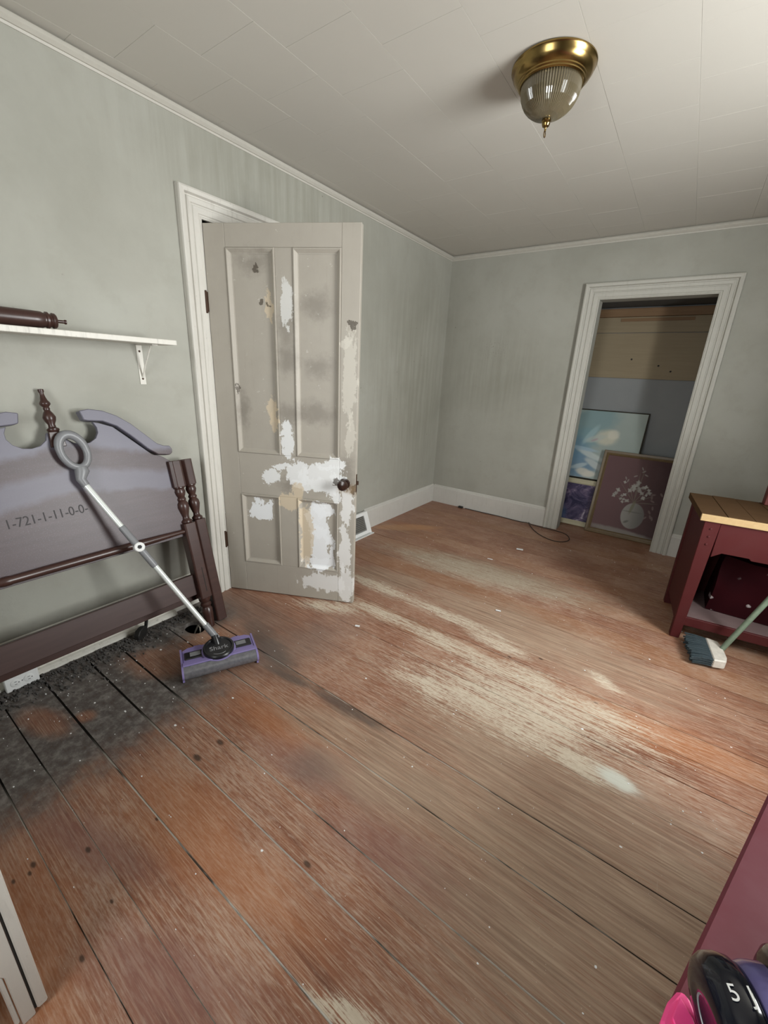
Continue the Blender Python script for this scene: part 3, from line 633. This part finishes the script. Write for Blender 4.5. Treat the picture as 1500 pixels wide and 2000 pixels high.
# local x along the head, local y backwards (towards the wall)
hl = .158
prof = [(-.004, .012), (-.008, .030), (0, .050), (.018, .062), (.034, .064)]
rc = [(.0 + .036 - .042 * math.cos(a), .038 + .030 * math.sin(a)) for a in [math.radians(d) for d in range(-60, 91, 15)]]
G().prism(rc + [(.05, .068), (.05, .006)], -hl + .004, hl - .004, lambda p, q, d: (d, p, q)).build('roller_cover', ROLLER, VC, smooth=True)
for sg in (-1, 1):
    a, b = sorted((sg * (hl - .004), sg * (hl + .004)))
    G().prism([(p - .001, q + .001) for p, q in rc] + [(.168, .066), (.172, .04), (.168, .006), (.01, .004)], a, b, lambda p, q, d: (d, p, q)).build('side_cap', PURPLE, VC)
bd = G().prism([(-hl + .004, .05), (hl - .004, .05), (hl - .004, .155), (hl - .03, .172), (-hl + .03, .172), (-hl + .004, .155)], .006, .066, lambda p, q, d: (p, q, d)).build('head_body', PURPLE, VC, bevel=.004)
G().prism([(-hl + .002, .030), (hl - .002, .030), (hl - .002, .056), (.075, .056), (-.075, .056), (-hl + .002, .056)], .066, .073, lambda p, q, d: (p, q, d)).build('front_trim', PURPLE, VC, bevel=.002)
for sg in (-1, 1):
    a, b = sorted((sg * .060, sg * .146))
    w = G().prism([(a, .075), (b, .075), (b, .13), (a, .13)], .064, .072, lambda p, q, d: (p, q, d)).build('dust_window', BLACKP, VC, bevel=.004)
    G().box((sg * .10 - .022, .09, .072), (sg * .10 + .022, .118, .0735)).build('window_lens', GREYP, w)
    a, b = sorted((sg * .07, sg * .105)); G().box((a, .165, .03), (b, .182, .062)).build('release_tab', PURPLE, VC, bevel=.003)
Md = Matrix.Translation((0, .090, .070)) @ Matrix.Rotation(math.radians(8), 4, 'X')
G().lathe([(.074, -.004), (.074, .006), (.070, .008)], 40, Md).build('disc_collar', PURPLE, VC, smooth=True)
dk = G().lathe([(.068, 0), (.068, .020), (.064, .024), (.058, .024), (.054, .019), (.002, .017)], 40, Md).build('pivot_disc', BLACKP, VC, smooth=True)
Mtx = Md @ Matrix.Translation((0, -.004, .0185)) @ Matrix.Rotation(math.radians(180), 4, 'Z') @ Matrix.Rotation(math.radians(180), 4, 'Z')
text('brand_lettering', 'Shark', .036, plain('grey_print', (.26, .26, .27), .5), dk, Mtx)
G().tube([Md @ Vector((.045 * math.cos(a), .045 * math.sin(a), .019)) for a in [math.radians(d) for d in range(235, 306, 10)]], .0012, 6).build('disc_accent', GREYP, dk)
# pole: world points expressed in the vacuum's frame
MI = (Matrix.Translation((.6595, -3.110, 0)) @ Matrix.Rotation(math.atan2(.895, .445), 4, 'Z')).inverted()
def vl(*p): return MI @ Vector(p)
A0, A1 = Vector((.528, -3.053, .115)), Vector((.150, -3.334, .837))
def al(t): return A0.lerp(A1, t)
G().tube([vl(.550, -3.058, .080), vl(.540, -3.056, .098), vl(*al(.005))], [.019, .018, .016], 12).build('swivel_neck', BLACKP, VC, smooth=True)
nk = []; nr = []
for i in range(15): nk.append(vl(*al(-.02 + i * .0075))); nr.append(.0165 if i % 2 else .0145)
G().tube(nk, nr, 14).build('ribbed_collar', GREYP, VC, smooth=True)
G().tube([vl(*al(.08)), vl(*al(.54))], .0115, 14).build('lower_tube', ALU, VC, smooth=True)
G().tube([vl(*al(.745)), vl(*al(1.0))], .0115, 14).build('upper_tube', ALU, VC, smooth=True)
js = G().tube([vl(*al(.49)), vl(*al(.50)), vl(*al(.735)), vl(*al(.745))], [.012, .0145, .0145, .012], 14).build('folding_joint', GREYP, VC, smooth=True)
cdir = (CAM - al(.615)).normalized(); ax = (A1 - A0).normalized(); nrm = (Vector((1, -.3, .6)) - ax * Vector((1, -.3, .6)).dot(ax)).normalized()
qn = (MI.to_3x3() @ nrm).to_track_quat('Z', 'Y').to_matrix().to_4x4()
bt = G().lathe([(.021, -.018), (.021, .018), (.018, .021), (.002, .021)], 24, Matrix.Translation(vl(*al(.615))) @ qn).build('joint_button', WHITEP, js, smooth=True)
G().lathe([(.009, .0212), (.009, .0222), (.001, .0222)], 6, Matrix.Translation(vl(*al(.615))) @ qn).build('lock_symbol', BLACKP, bt)
# handle: neck and loop
n0 = A1 - ax * .01
lp = []
cen = Vector((.112, -3.338, .968)); eu = Vector((0, 1, 0)); ev = Vector((-.22, -.12, .97)).normalized()
for k in range(28):
    a = 2 * math.pi * k / 28; lp.append(vl(*(cen + eu * (.045 * math.cos(a)) + ev * (.068 * math.sin(a)))))
G().tube(lp, [.014 + .004 * max(0, math.sin(2 * math.pi * k / 28)) for k in range(28)], 12, True).build('handle_loop', GREYP, VC, smooth=True)
G().tube([vl(*n0), vl(*(n0 + ax * .03)), vl(*(cen - ev * .085)), vl(*(cen - ev * .066))], [.0145, .018, .026, .022], 14).build('handle_neck', GREYP, VC, smooth=True)

# ---- outlet
OU = thing('wall_outlet', 'white duplex outlet box set sideways low on the baseboard', 'outlet', (.080, -3.667, .001), (0, 0, 0))
G().box((-.0265, -.056, 0), (.004, .056, .066)).build('outlet_plate', WHITEP, OU, bevel=.003)
for y in (-.022, .022):
    r = G().lathe([(.017, 0), (.017, .0015), (.016, .002), (.001, .002)], 20, Matrix.Translation((.004, y, .034)) @ Matrix.Rotation(math.radians(90), 4, 'Y')).build('receptacle', WHITEP, OU, smooth=True)
    for dz in (-.006, .006): B('slot', (.006, y - .004, .034 + dz - .001), (.0064, y + .004, .034 + dz + .001), BLACKP, r)
    G().lathe([(.0022, 0), (.0022, .0004), (.0005, .0004)], 8, Matrix.Translation((.006, y + .010, .034)) @ Matrix.Rotation(math.radians(90), 4, 'Y')).build('ground_hole', BLACKP, r)
G().lathe([(.003, 0), (.0025, .001), (.0005, .001)], 8, Matrix.Translation((.004, 0, .034)) @ Matrix.Rotation(math.radians(90), 4, 'Y')).build('screw', GREYP, OU)

# ---- black adapter by the baseboard
p = fl(275, 1243)
AD = thing('power_adapter', 'small black plastic bracket lying against the chipped baseboard', 'plastic bracket', (p.x + .01, p.y, 0), (0, 0, .5))
G().prism([(-.035, 0), (.03, 0), (.035, .045), (.012, .055), (-.02, .05), (-.035, .03)], -.014, .014, lambda a, b, d: (d, a, b)).build('body', BLACKR, AD, bevel=.003)
G().prism([(.028, .02), (.036, .02), (.062, .085), (.052, .088)], -.008, .008, lambda a, b, d: (d, a, b)).build('fin', BLACKR, AD, bevel=.002)
# ---- pale wire in the floor hole
q = [(HX - .01, HY - .02, -.10), (HX - .012, HY + .01, -.03), (HX, HY + .02, .004), (HX + .02, HY + .018, .002), (HX + .045, HY + .005, -.06)]
tag(G().tube(q, .004, 8).build('wire', plain('pale_wire', (.22, .20, .17), .6), None, smooth=True), 'pale wire looping out of the hole in the floor', 'wire')

# ---- ceiling lamp
CL = thing('ceiling_lamp', 'brass flush ceiling lamp with ribbed glass dome and ring finial', 'ceiling lamp', (1.442, -2.082, H - .001))
G().lathe([(.095, 0), (.142, 0), (.146, -.003), (.146, -.007), (.142, -.011), (.139, -.022), (.130, -.036), (.119, -.043), (.119, -.047), (.115, -.050), (.115, -.054), (.110, -.057), (.104, -.055), (.098, -.03)], 56).build('brass_pan', BRASS, CL, smooth=True)
gm = NT('ribbed_smoked_glass', .16, .6); gm.col((.17, .14, .085)); gm.b.inputs['Transmission Weight'].default_value = .35; gm.b.inputs['Coat Weight'].default_value = .4
gp = [(.104, -.052), (.106, -.060), (.105, -.072), (.102, -.086), (.096, -.100), (.088, -.113), (.076, -.125), (.060, -.136), (.042, -.144), (.022, -.149), (.006, -.151)]
G().lathe(gp, 144, None, .035, (0, 8)).build('glass_dome', gm.m, CL)
fn = G().lathe([(.010, -.149), (.016, -.152), (.017, -.157), (.013, -.161), (.015, -.165), (.012, -.172), (.006, -.175), (.0035, -.180), (.0035, -.187), (.002, -.188)], 20).build('finial', BRASS, CL, smooth=True)
G().tube([(0, .009 * math.cos(a), -.196 + .009 * math.sin(a)) for a in [2 * math.pi * k / 16 for k in range(16)]], .0018, 6, True).build('pull_ring', BRASS, fn, smooth=True)

# ---- pictures in the closet
def picture(name, label, x0, x1, zlen, bottom, top, fw, fmat, cmat, t=.018, frame=True):
    b, tp = Vector(bottom), Vector(top); a = math.atan2(tp.y - b.y, tp.z - b.z)
    P = thing(name, label, 'painting', (x0, b.y, b.z), (-a, 0, 0)); w = x1 - x0
    # local: x right, z up along the picture, y away from the viewer
    if frame:
        G().sweep([(0, 0), (w, 0), (w, zlen), (0, zlen)], [(0, t), (0, .002), (.004, -.004), (fw * .5, .001), (fw * .8, -.002), (fw, .004), (fw, t), (0, t)], lambda p, q, d: (p, d, q), True).build('frame', fmat, P)
        G().box((fw - .002, .006, fw - .002), (w - fw + .002, .012, zlen - fw + .002)).build('canvas', cmat, P)
    else:
        G().box((0, 0, 0), (w, t, zlen)).build('canvas', cmat, P, bevel=.001)
    return P
def paint_blue():
    m = NT('pale_lily_painting', .5, .3); O = m.obj(); X, _, Z = m.sep(O)
    w = m.mul(m.math('SUBTRACT', m.noise(O, 12, 4, .6), .5), .6)
    c = m.mix(m.noise(O, 4, 3), (.29, .35, .33), (.38, .43, .40))
    for (cx, cz, rx, rz, an, col, k) in [(.22, .55, .22, .14, .4, (.20, .32, .34), .75), (.17, .38, .16, .11, .2, (.20, .33, .37), .75), (.16, .13, .20, .14, 0, (.12, .22, .33), .8), (.10, .28, .14, .12, 0, (.14, .26, .36), .7),
                                         (.235, .43, .028, .10, -.5, (.36, .50, .52), .7), (.38, .42, .095, .070, .1, (.60, .58, .46), .8), (.43, .45, .05, .045, .4, (.66, .64, .54), .7), (.29, .40, .09, .03, .4, (.45, .50, .46), .7), (.28, .235, .13, .028, -.35, (.52, .58, .56), .8),
                                         (.20, .29, .13, .018, -.1, (.34, .46, .54), .8), (.255, .065, .075, .035, -.15, (.60, .58, .50), .85), (.33, .15, .10, .03, -.5, (.50, .54, .52), .8), (.30, .05, .06, .03, .2, (.62, .60, .52), .8), (.20, .12, .08, .02, .4, (.46, .54, .56), .7), (.28, .385, .03, .010, .5, (.40, .28, .31), .6)]:
        c = m.mix(m.mul(m.ell(X, Z, cx, cz, rx, rz, an, .35, w), k), c, col)
    m.col(c); return m.m
def paint_vase():
    m = NT('vase_painting', .5, .15); O = m.obj(); X, _, Z = m.sep(O)
    w = m.mul(m.math('SUBTRACT', m.noise(O, 20, 4, .6), .5), .5)
    c = m.mix(m.rng(X, .22, .55), (.175, .095, .10), (.065, .028, .028))
    c = m.mix(m.mul(m.noise(O, 9, 4), .35), c, (.20, .13, .135))
    c = m.mix(m.mul(m.ell(X, Z, .28, .055, .24, .028, -.05, .4, w), .75), c, (.36, .34, .31))
    r = random.Random(11)
    for (x0, z0) in [(.17, .38), (.20, .50), (.26, .52), (.33, .62), (.36, .66), (.42, .50), (.46, .42), (.50, .36)]:    # stems
        a = math.atan2(z0 - .34, x0 - .335); L = math.hypot(z0 - .34, x0 - .335) / 2
        c = m.mix(m.mul(m.ell(X, Z, (x0 + .335) / 2, (z0 + .34) / 2, L, .003, a, .4, m.mul(w, .5)), .7), c, (.23, .21, .16))
    c = m.mix(m.ell(X, Z, .352, .220, .090, .118, 0, .05), c, m.mix(m.rng(X, .27, .44), (.40, .385, .36), (.20, .19, .18)))
    c = m.mix(m.mul(m.ell(X, Z, .352, .255, .085, .006, .0, .5), .6), c, (.17, .165, .15))
    c = m.mix(m.mul(m.ell(X, Z, .315, .16, .022, .010, .6, .5), .7), c, (.14, .135, .12))
    c = m.mix(m.mul(m.ell(X, Z, .335, .30, .012, .06, -.2, .4), .7), c, (.22, .21, .13))
    for _ in range(30):                                           # blossoms: two crossed petals each
        t = r.uniform(0, 6.28); q = r.random() ** .6
        bx, bz = .29 + .145 * q * math.cos(t), .43 + .10 * q * math.sin(t) + .02 * math.cos(t); s_ = r.uniform(.014, .023); a = r.uniform(0, 3)
        k = r.uniform(.55, .95); cc = r.uniform(.8, 1)
        for da in (0, 1.25): c = m.mix(m.mul(m.ell(X, Z, bx, bz, s_, s_ * .42, a + da, .25), k), c, (.52 * cc, .51 * cc, .47 * cc))
    for _ in range(9):
        bx, bz = r.uniform(.42, .53), r.uniform(.22, .48); a = r.uniform(0, 3)
        c = m.mix(m.mul(m.ell(X, Z, bx, bz, .018, .008, a, .3), .5), c, (.30, .23, .21))
    for (bx, bz) in [(.34, .655), (.355, .63), (.30, .58), (.38, .60), (.23, .55), (.25, .53)]: c = m.mix(m.mul(m.ell(X, Z, bx, bz, .016, .006, r.uniform(0, 3), .3), .6), c, (.42, .40, .37))
    m.col(m.mix(1.0, c, (.72, .72, .72), 'MULTIPLY')); return m.m
def paint_purple():
    m = NT('purple_picture', .5, .15); O = m.obj(); X, _, Z = m.sep(O)
    n = m.noise(O, 9, 5, .65, 1.5)
    c = m.ramp(n, [(.35, (.022, .020, .055)), (.52, (.085, .065, .125)), (.62, (.18, .14, .21)), (.70, (.42, .38, .44))])
    c = m.mix(m.mul(m.ell(X, Z, .16, .08, .06, .10, 0, .6), .7), c, (.09, .17, .33))
    m.col(c); return m.m
GOLD = mat_wood('dark_gilt_frame', (.085, .055, .022), (.16, .105, .045), .4, (20, 20, 20))
CREAMF = mat_wood('cream_frame', (.42, .38, .25), (.50, .46, .33), .5, (3, 3, 30))
BLKF = mat_wood('thin_dark_frame', (.05, .045, .03), (.09, .08, .06), .5)
picture('framed_painting', 'brown-framed painting of white flowers in a white vase leaning in the closet', 1.567, 2.175, .785, (0, .150, .002), (0, .415, .737), .045, GOLD, paint_vase(), .02)
picture('purple_picture', 'purple picture in a cream frame standing on the closet floor behind the vase painting', 1.13, 1.68, .455, (0, .225, .004), (0, .355, .44), .050, CREAMF, paint_purple(), .016)
picture('lily_canvas', 'pale blue canvas of a white lily propped above the purple picture', 1.17, 1.851, .675, (0, .374, .443), (0, .572, 1.088), .010, BLKF, paint_blue(), .018)

# ---- black cable on the floor by the closet
def arc(pts, n=6):
    out = []; P = [Vector(p) for p in pts]
    for i in range(len(P) - 1):
        a = P[max(i - 1, 0)]; b, c = P[i], P[i + 1]; d = P[min(i + 2, len(P) - 1)]
        for k in range(n):
            t = k / n; out.append(.5 * ((2 * b) + (c - a) * t + (2 * a - 5 * b + 4 * c - d) * t * t + (3 * b - a - 3 * c + d) * t ** 3))
    return out + [P[-1]]
cp = [(.42, -.030, .004), (.60, -.034, .004), (.80, -.030, .004), (1.00, -.045, .004), (1.09, -.052, .012), (1.12, -.075, .006), (1.20, -.20, .004), (1.30, -.30, .004), (1.40, -.345, .004), (1.48, -.32, .004), (1.515, -.22, .004), (1.46, -.10, .004), (1.34, -.062, .004), (1.22, -.055, .004), (1.13, -.052, .005), (1.10, -.046, .018)]
CB2 = thing('cable', 'thin black cable looping on the floor beside the closet casing', 'cable')
G().tube(arc(cp), .0033, 7).build('cord', BLACKR, CB2, smooth=True)
p = fl(897, 994); G().box((p.x - .03, -.055, .0015), (p.x + .02, -.028, .02)).build('plug', BLACKR, CB2, bevel=.004)

# ---- red workbench
TA = math.radians(6)
T = thing('workbench', 'dark red workbench with butcher-block top and low shelf', 'workbench', (2.285, -1.405, 0), (0, 0, TA))
L, DP, TZ = .98, .50, .725
for i in range(9):
    a = i * L / 9; B('top_plank', (a + .0008, 0.012, TZ - .034), (a + L / 9 - .0008, DP, TZ + rnd.uniform(-.0008, .0008)), BUTCH, T, .0012)
B('front_edge', (0, 0, TZ - .036), (L, .0115, TZ - .001), BUTCHE, T, .002)
for (a, b) in ((.022, .012), (L - .09, .012), (.022, DP - .06), (L - .09, DP - .06)):
    lg = G().prism([(a, 0), (a + .045, 0), (a + .068, TZ - .036), (a, TZ - .036)], b, b + .045, lambda p, q, d: (p, d, q)).build('leg', REDP, T, bevel=.003)
    if b < .1 and a < .5:
        for k in range(3): G().lathe([(.006, 0), (.005, .003), (.001, .0045)], 10, Matrix.Translation((a + .034, b, TZ - .075 - k * .042)) @ Matrix.Rotation(math.radians(90), 4, 'X')).build('bolt_head', REDP, lg, smooth=True)
ap = [(.09, TZ - .036), (.09, .50), (.13, .53), (.24, .53), (.25, .52), (.70, .52), (L - .09, .50), (L - .09, TZ - .036)]
G().prism(ap, .016, .034, lambda p, q, d: (p, d, q)).build('front_apron', REDP, T, bevel=.002)
B('side_panel', (.028, .058, .09), (.046, DP - .06, TZ - .036), REDP, T); B('side_apron', (L - .05, .058, .53), (L - .03, DP - .06, TZ - .036), REDP, T)
B('back_panel', (.09, DP - .05, .09), (L - .09, DP - .032, TZ - .036), REDP, T)
B('shelf', (.06, .03, .115), (L - .06, DP - .03, .135), mat_wood('dusty_shelf', (.13, .085, .085), (.19, .14, .135), .7, (5, 5, 5), .2), T, .002)
B('shelf_rail', (.065, .014, .085), (L - .09, .030, .136), REDP, T, .002)
# ---- things on the workbench
def mat_bag():
    m = NT('red_bag_print', .8, .08); O = m.obj()
    v = m.voro(m.map(O, (1, .01, 1)), 12); n = m.noise(O, 50, 3)
    k = m.mul(m.rng(m.add(v, m.mul(n, .3)), .33, .27), m.rng(m.noise(O, 7, 2), .48, .56))
    m.col(m.mix(m.mul(k, .8), m.mix(m.noise(O, 5, 3), (.008, .001, .002), (.030, .002, .004)), (.40, .35, .35))); return m.m
def wob_box(lo, hi, n=6, amp=.012, seed=1):
    bm = bmesh.new(); bmesh.ops.create_cube(bm, size=1); bmesh.ops.subdivide_edges(bm, edges=bm.edges, cuts=n, use_grid_fill=True)
    r = random.Random(seed); ph = [r.uniform(0, 6) for _ in range(6)]
    g = G(); idx = {}
    for v in bm.verts:
        idx[v] = len(g.v); c = v.co
        k = 1 - .10 * (c.z + .5)
        p = Vector(((lo[i] + hi[i]) / 2 + c[i] * (hi[i] - lo[i]) * (k if i < 2 else 1) for i in range(3)))
        a = amp * (c.z + .5)
        p += Vector((math.sin(9 * c.y + 5 * c.z + ph[0]), math.sin(8 * c.x + 6 * c.z + ph[1]), .7 * math.sin(7 * c.x + 6 * c.y + ph[2]))) * a
        g.v.append(tuple(p))
    for f in bm.faces: g.f.append(tuple(idx[v] for v in f.verts))
    bm.free(); return g
bag = wob_box((2.44, -1.20, .139), (2.92, -.96, .46), 6, .012, 3).build('gift_bag', mat_bag(), None, smooth=True)
tag(bag, 'dark red bag with pale floral print under the workbench', 'bag')
RB = thing('red_storage_box', 'dark red box standing at the back of the butcher-block top', 'box', (2.573, -.938, TZ + .0012), (0, 0, TA))
B('box_body', (0, 0, 0), (.34, .05, .22), mat_wood('dark_red_card', (.10, .016, .012), (.13, .022, .016), .6), RB, .003)
B('box_lid', (-.004, -.004, .2205), (.344, .054, .25), mat_wood('dark_red_lid', (.11, .018, .014), (.14, .024, .018), .6), RB, .003)

# ---- broom leaning at the workbench
BM = thing('push_broom', 'small broom with dark bristles, white block and pale green handle', 'broom', (2.470, -1.500, 0), (0, 0, math.radians(8)))
# head lies on its side: bristles point to -x, block at +x
blk = G().prism([(.0, -.110), (.055, -.095), (.066, -.05), (.066, .05), (.055, .095), (.0, .110)], .012, .060, lambda p, q, d: (p, q, d)).build('block', plain('paint_spotted_white_wood', (.62, .58, .52), .55, 0, .4, .3, 40), BM, bevel=.006)
bm_ = []
BR = plain('blue_grey_bristle', (.035, .050, .058), .6, 0, .3, .6, 90)
for i in range(20):
    for j in range(4):
        y = -.102 + i * .0107; z = .020 + j * .011
        g = G(); o = rnd.uniform(-.004, .004); l = -.085 + rnd.uniform(-.008, .006); s2 = rnd.uniform(-.006, .006)
        g.tube([(.004, y, z), (l * .5, y + o * .5 + y * .03, z + s2 * .3), (l, y + o + y * .09, max(.004, z + s2 - .006))], [.0045, .0055, .0045], 5)
        g.build('bristle_tuft', BR, BM)
BMM = Matrix.Translation((2.470, -1.500, 0)) @ Matrix.Rotation(math.radians(8), 4, 'Z')
h0 = Vector((2.522, -1.462, .045)); hd = None
# handle runs up towards the table's front, meeting its edge out of frame
h1 = Vector((2.757, -1.372, .725))
G().tube([BMM.inverted() @ h0, BMM.inverted() @ h1, BMM.inverted() @ (h1 + (h1 - h0) * .7)], .0125, 12).build('handle', plain('pale_green_handle', (.165, .215, .155), .5, 0, .4, .3, 60), BM, smooth=True)

# ---- near red table
NA = math.atan2(.413, .132) - math.pi / 2
NT_ = thing('side_table', 'scuffed maroon painted table holding the black twin disc', 'table', (2.217, -3.601, .70), (0, 0, NA))
# local y runs along the visible edge, local x into the table
B('table_top', (0, -.60, -.022), (.62, 1.30, 0), REDTOP, NT_, .004)
for (a, b) in ((.30, -.56), (.30, 1.20), (.55, -.56), (.55, 1.20)):
    B('leg', (a, b, -.70), (a + .05, b + .05, -.022), REDP, NT_, .003)
B('apron', (.325, -.51, -.11), (.345, 1.20, -.022), REDP, NT_); B('apron', (.57, -.51, -.11), (.59, 1.20, -.022), REDP, NT_)

# ---- black twin disc on the near table
hub = fl(1388, 2012, .757)
AXD = Vector((.88, .42, .20)).normalized()
SP = thing('twin_disc_spool', 'glossy black twin-disc roller with purple hub band on the maroon table', 'roller', (hub.x, hub.y, .701))
def axm(c, a): return Matrix.Translation(c) @ a.to_track_quat('Z', 'Y').to_matrix().to_4x4()
GLB = plain('glossy_black_plastic', (.004, .005, .010), .10, 0, .5, .2)
PUB = plain('purple_hub', (.13, .115, .30), .12, .3, .7, .1)
MD = axm((0, 0, .056), AXD)
pr1 = [(.010, .004), (.020, .002), (.026, -.002), (.040, -.001), (.048, .004), (.053, .012), (.054, .022), (.052, .032), (.046, .038)]
d1 = G().lathe(pr1, 56, MD).build('disc', GLB, SP, smooth=True)
G().lathe([(.044, .036), (.048, .038), (.050, .044), (.0505, .052), (.050, .060), (.046, .064)], 56, MD).build('hub_band', PUB, SP, smooth=True)
G().lathe([(.046, .062), (.056, .066), (.063, .074), (.065, .086), (.063, .098), (.054, .106), (.034, .110), (.008, .112)], 56, MD).build('disc', GLB, SP, smooth=True)
G().tube([MD @ Vector((.023 * math.cos(a), .023 * math.sin(a), .0005)) for a in [2 * math.pi * k / 28 for k in range(28)]], .0010, 6, True).build('hub_ring', GREYP, d1, smooth=True)
# white marks on the rim, facing up and towards the camera
upv = (CAM - hub).normalized(); rd = (upv - AXD * upv.dot(AXD)).normalized()
for (k, ch, dz) in ((0, '5', .016), (1, 'J', .030)):
    r2 = (Matrix.Rotation(-.45, 3, AXD) @ rd); nz = r2; tx = AXD; ty = nz.cross(tx)
    c = Vector((0, 0, .056)) + AXD * dz + nz * .0545
    Mr = Matrix(((tx.x, ty.x, nz.x, c.x), (tx.y, ty.y, nz.y, c.y), (tx.z, ty.z, nz.z, c.z), (0, 0, 0, 1)))
    text('rim_mark', ch, .017, WHITEP, d1, Mr, .0012)
# ---- pink pouch beside it
pk = NT('bright_pink_plastic', .4, .5); pk.col(pk.mix(pk.noise(pk.obj(), 20, 3), (.78, .05, .22), (.88, .085, .30)))
pc = fl(1340, 1985, .715)
PK = thing('pink_pouch', 'bright pink folded pouch in front of the black roller', 'pouch', (pc.x, pc.y, .7005))
pp_ = [fl(u, v, .715) - pc for u, v in [(1326, 1932), (1345, 1944), (1362, 1985), (1385, 2040), (1290, 2050), (1292, 1990), (1305, 1955)]]
G().prism([(q.x, q.y) for q in pp_], 0, .015, lambda p, q, d: (p, q, d)).build('pouch_body', pk.m, PK, bevel=.003)
pf = [fl(u, v, .716) - pc for u, v in [(1327, 1948), (1352, 1990), (1372, 2040), (1330, 2040), (1312, 1990)]]
G().prism([(q.x, q.y) for q in pf], .0152, .018, lambda p, q, d: (p, q, d)).build('flap', pk.m, PK, bevel=.001)

# ---- white painted cabinet at the front, only its leg in view
WC = thing('white_cabinet', 'cream painted cabinet with bracket foot standing near the front window', 'cabinet', (1.262, -3.945, 0))
CP = mat_trim('cabinet_paint', (.60, .575, .53), .35, (.22, .2, .17))
mpc = lambda p, q, d: (d, p, q)
B('corner_stile', (-.028, -.018, .012), (.000, 0, .74), CP, WC, .003)
B('bead_groove', (-.028, -.022, .014), (-.005, -.018, .74), DARKV, WC)
G().prism([(-.0225, 0), (-.0225, .74), (-.34, .74), (-.34, .17), (-.30, .175), (-.07, .19), (-.05, .178), (-.044, .165), (-.044, .0)], -.026, -.003, mpc).build('side_panel', CP, WC, bevel=.002)
B('foot_bead', (-.024, -.054, .012), (-.006, -.046, .17), CP, WC, .002)
B('front_panel', (-.50, -.020, .16), (-.029, -.002, .74), CP, WC)
B('leg', (-.50, -.06, 0), (-.46, -.021, .16), CP, WC); B('leg', (-.07, -.34, 0), (-.03, -.30, .17), CP, WC); B('leg', (-.50, -.34, 0), (-.46, -.30, .17), CP, WC)
B('back_panel', (-.50, -.34, .16), (-.029, -.325, .74), CP, WC); B('side_panel', (-.52, -.34, .16), (-.50, -.002, .74), CP, WC)
B('cabinet_top', (-.54, -.36, .741), (.012, .015, .765), CP, WC, .004)

# ---- scraps of paper, flakes and dust
PAPER = plain('white_paper', (.80, .81, .82), .6, 0, .3, .05)
for (u, v, w, h, r, lab) in [(1015, 1074, .052, .030, .25, 'white paper slip lying before the closet, the larger of two'), (957, 1093, .040, .012, .1, 'narrow white paper strip lying before the closet'), (973, 1194, .030, .012, .2, 'curled white paper bit on the scuffed boards'), (698, 1224, .026, .014, .4, 'white paint chip near the foot of the open door')]:
    p = fl(u, v); o = G().prism([(-w / 2, -h / 2), (w / 2, -h / 2), (w / 2, h / 2), (-w / 2, h / 2)], .0012, .0020, lambda a, b, d, w=w: (a, b, d + .004 * (2 * a / w) ** 2)).build('paper_scrap', PAPER, None, loc=(p.x, p.y, 0), rot=(0, 0, r)); tag(o, lab, 'paper scrap')
def flakes(name, n, region, s0, s1, mat, label, cat, seed, zmax=.001):
    r = random.Random(seed); g = G()
    for _ in range(n):
        p = region(r)
        if p is None: continue
        s = r.uniform(s0, s1) * (.5 + r.random() ** 3 * 1.3); a = r.uniform(0, 6.28); e = r.uniform(.3, .9); h = r.uniform(.3, 1) * zmax + .0006
        pts = [(math.cos(a + t) * s * (.7 + r.random() * .5), math.sin(a + t) * s * e) for t in (0, 1.4, 2.7, 4.2, 5.2)]
        pts = [(p[0] + q[0], p[1] + q[1]) for q in pts]
        g.prism(pts, .0006, .0006 + h, lambda p, q, d: (p, q, d))
    return tag(g.build(name, mat), label, cat, None, 'stuff')
def rg_all(r):
    x, y = r.uniform(.15, 2.6), r.uniform(-4.0, -.1)
    return (x, y)
flakes('paint_flakes', 420, rg_all, .0015, .0036, PAPER, 'scattered white paint flakes over the plank floor', 'paint flakes', 3)
def rg_left(r):
    x = .07 + abs(r.gauss(0, .30)); y = r.uniform(-3.9, -2.75)
    return (x, y) if x < 1.1 and not (x < .36 and y > -2.99) and not (abs(x - HX) < .075 and abs(y - HY) < .06) else None
flakes('white_crumbs', 170, rg_left, .002, .0045, PAPER, 'white plaster crumbs in the dirt by the left wall', 'crumbs', 5)
def rg_dust(r):
    x = .062 + abs(r.gauss(0, .07)); y = r.uniform(-3.95, -2.85)
    return (x, y) if not (abs(x - HX) < .08 and abs(y - HY) < .06) and not (x > .2 and (y < -3.78 or y > -2.99)) else None
flakes('dust_debris', 1100, rg_dust, .003, .009, plain('dust_clump', (.10, .094, .09), .95, 0, .1, .6, 80), 'grey dust and lint heaped along the left wall', 'dust', 9, .008)
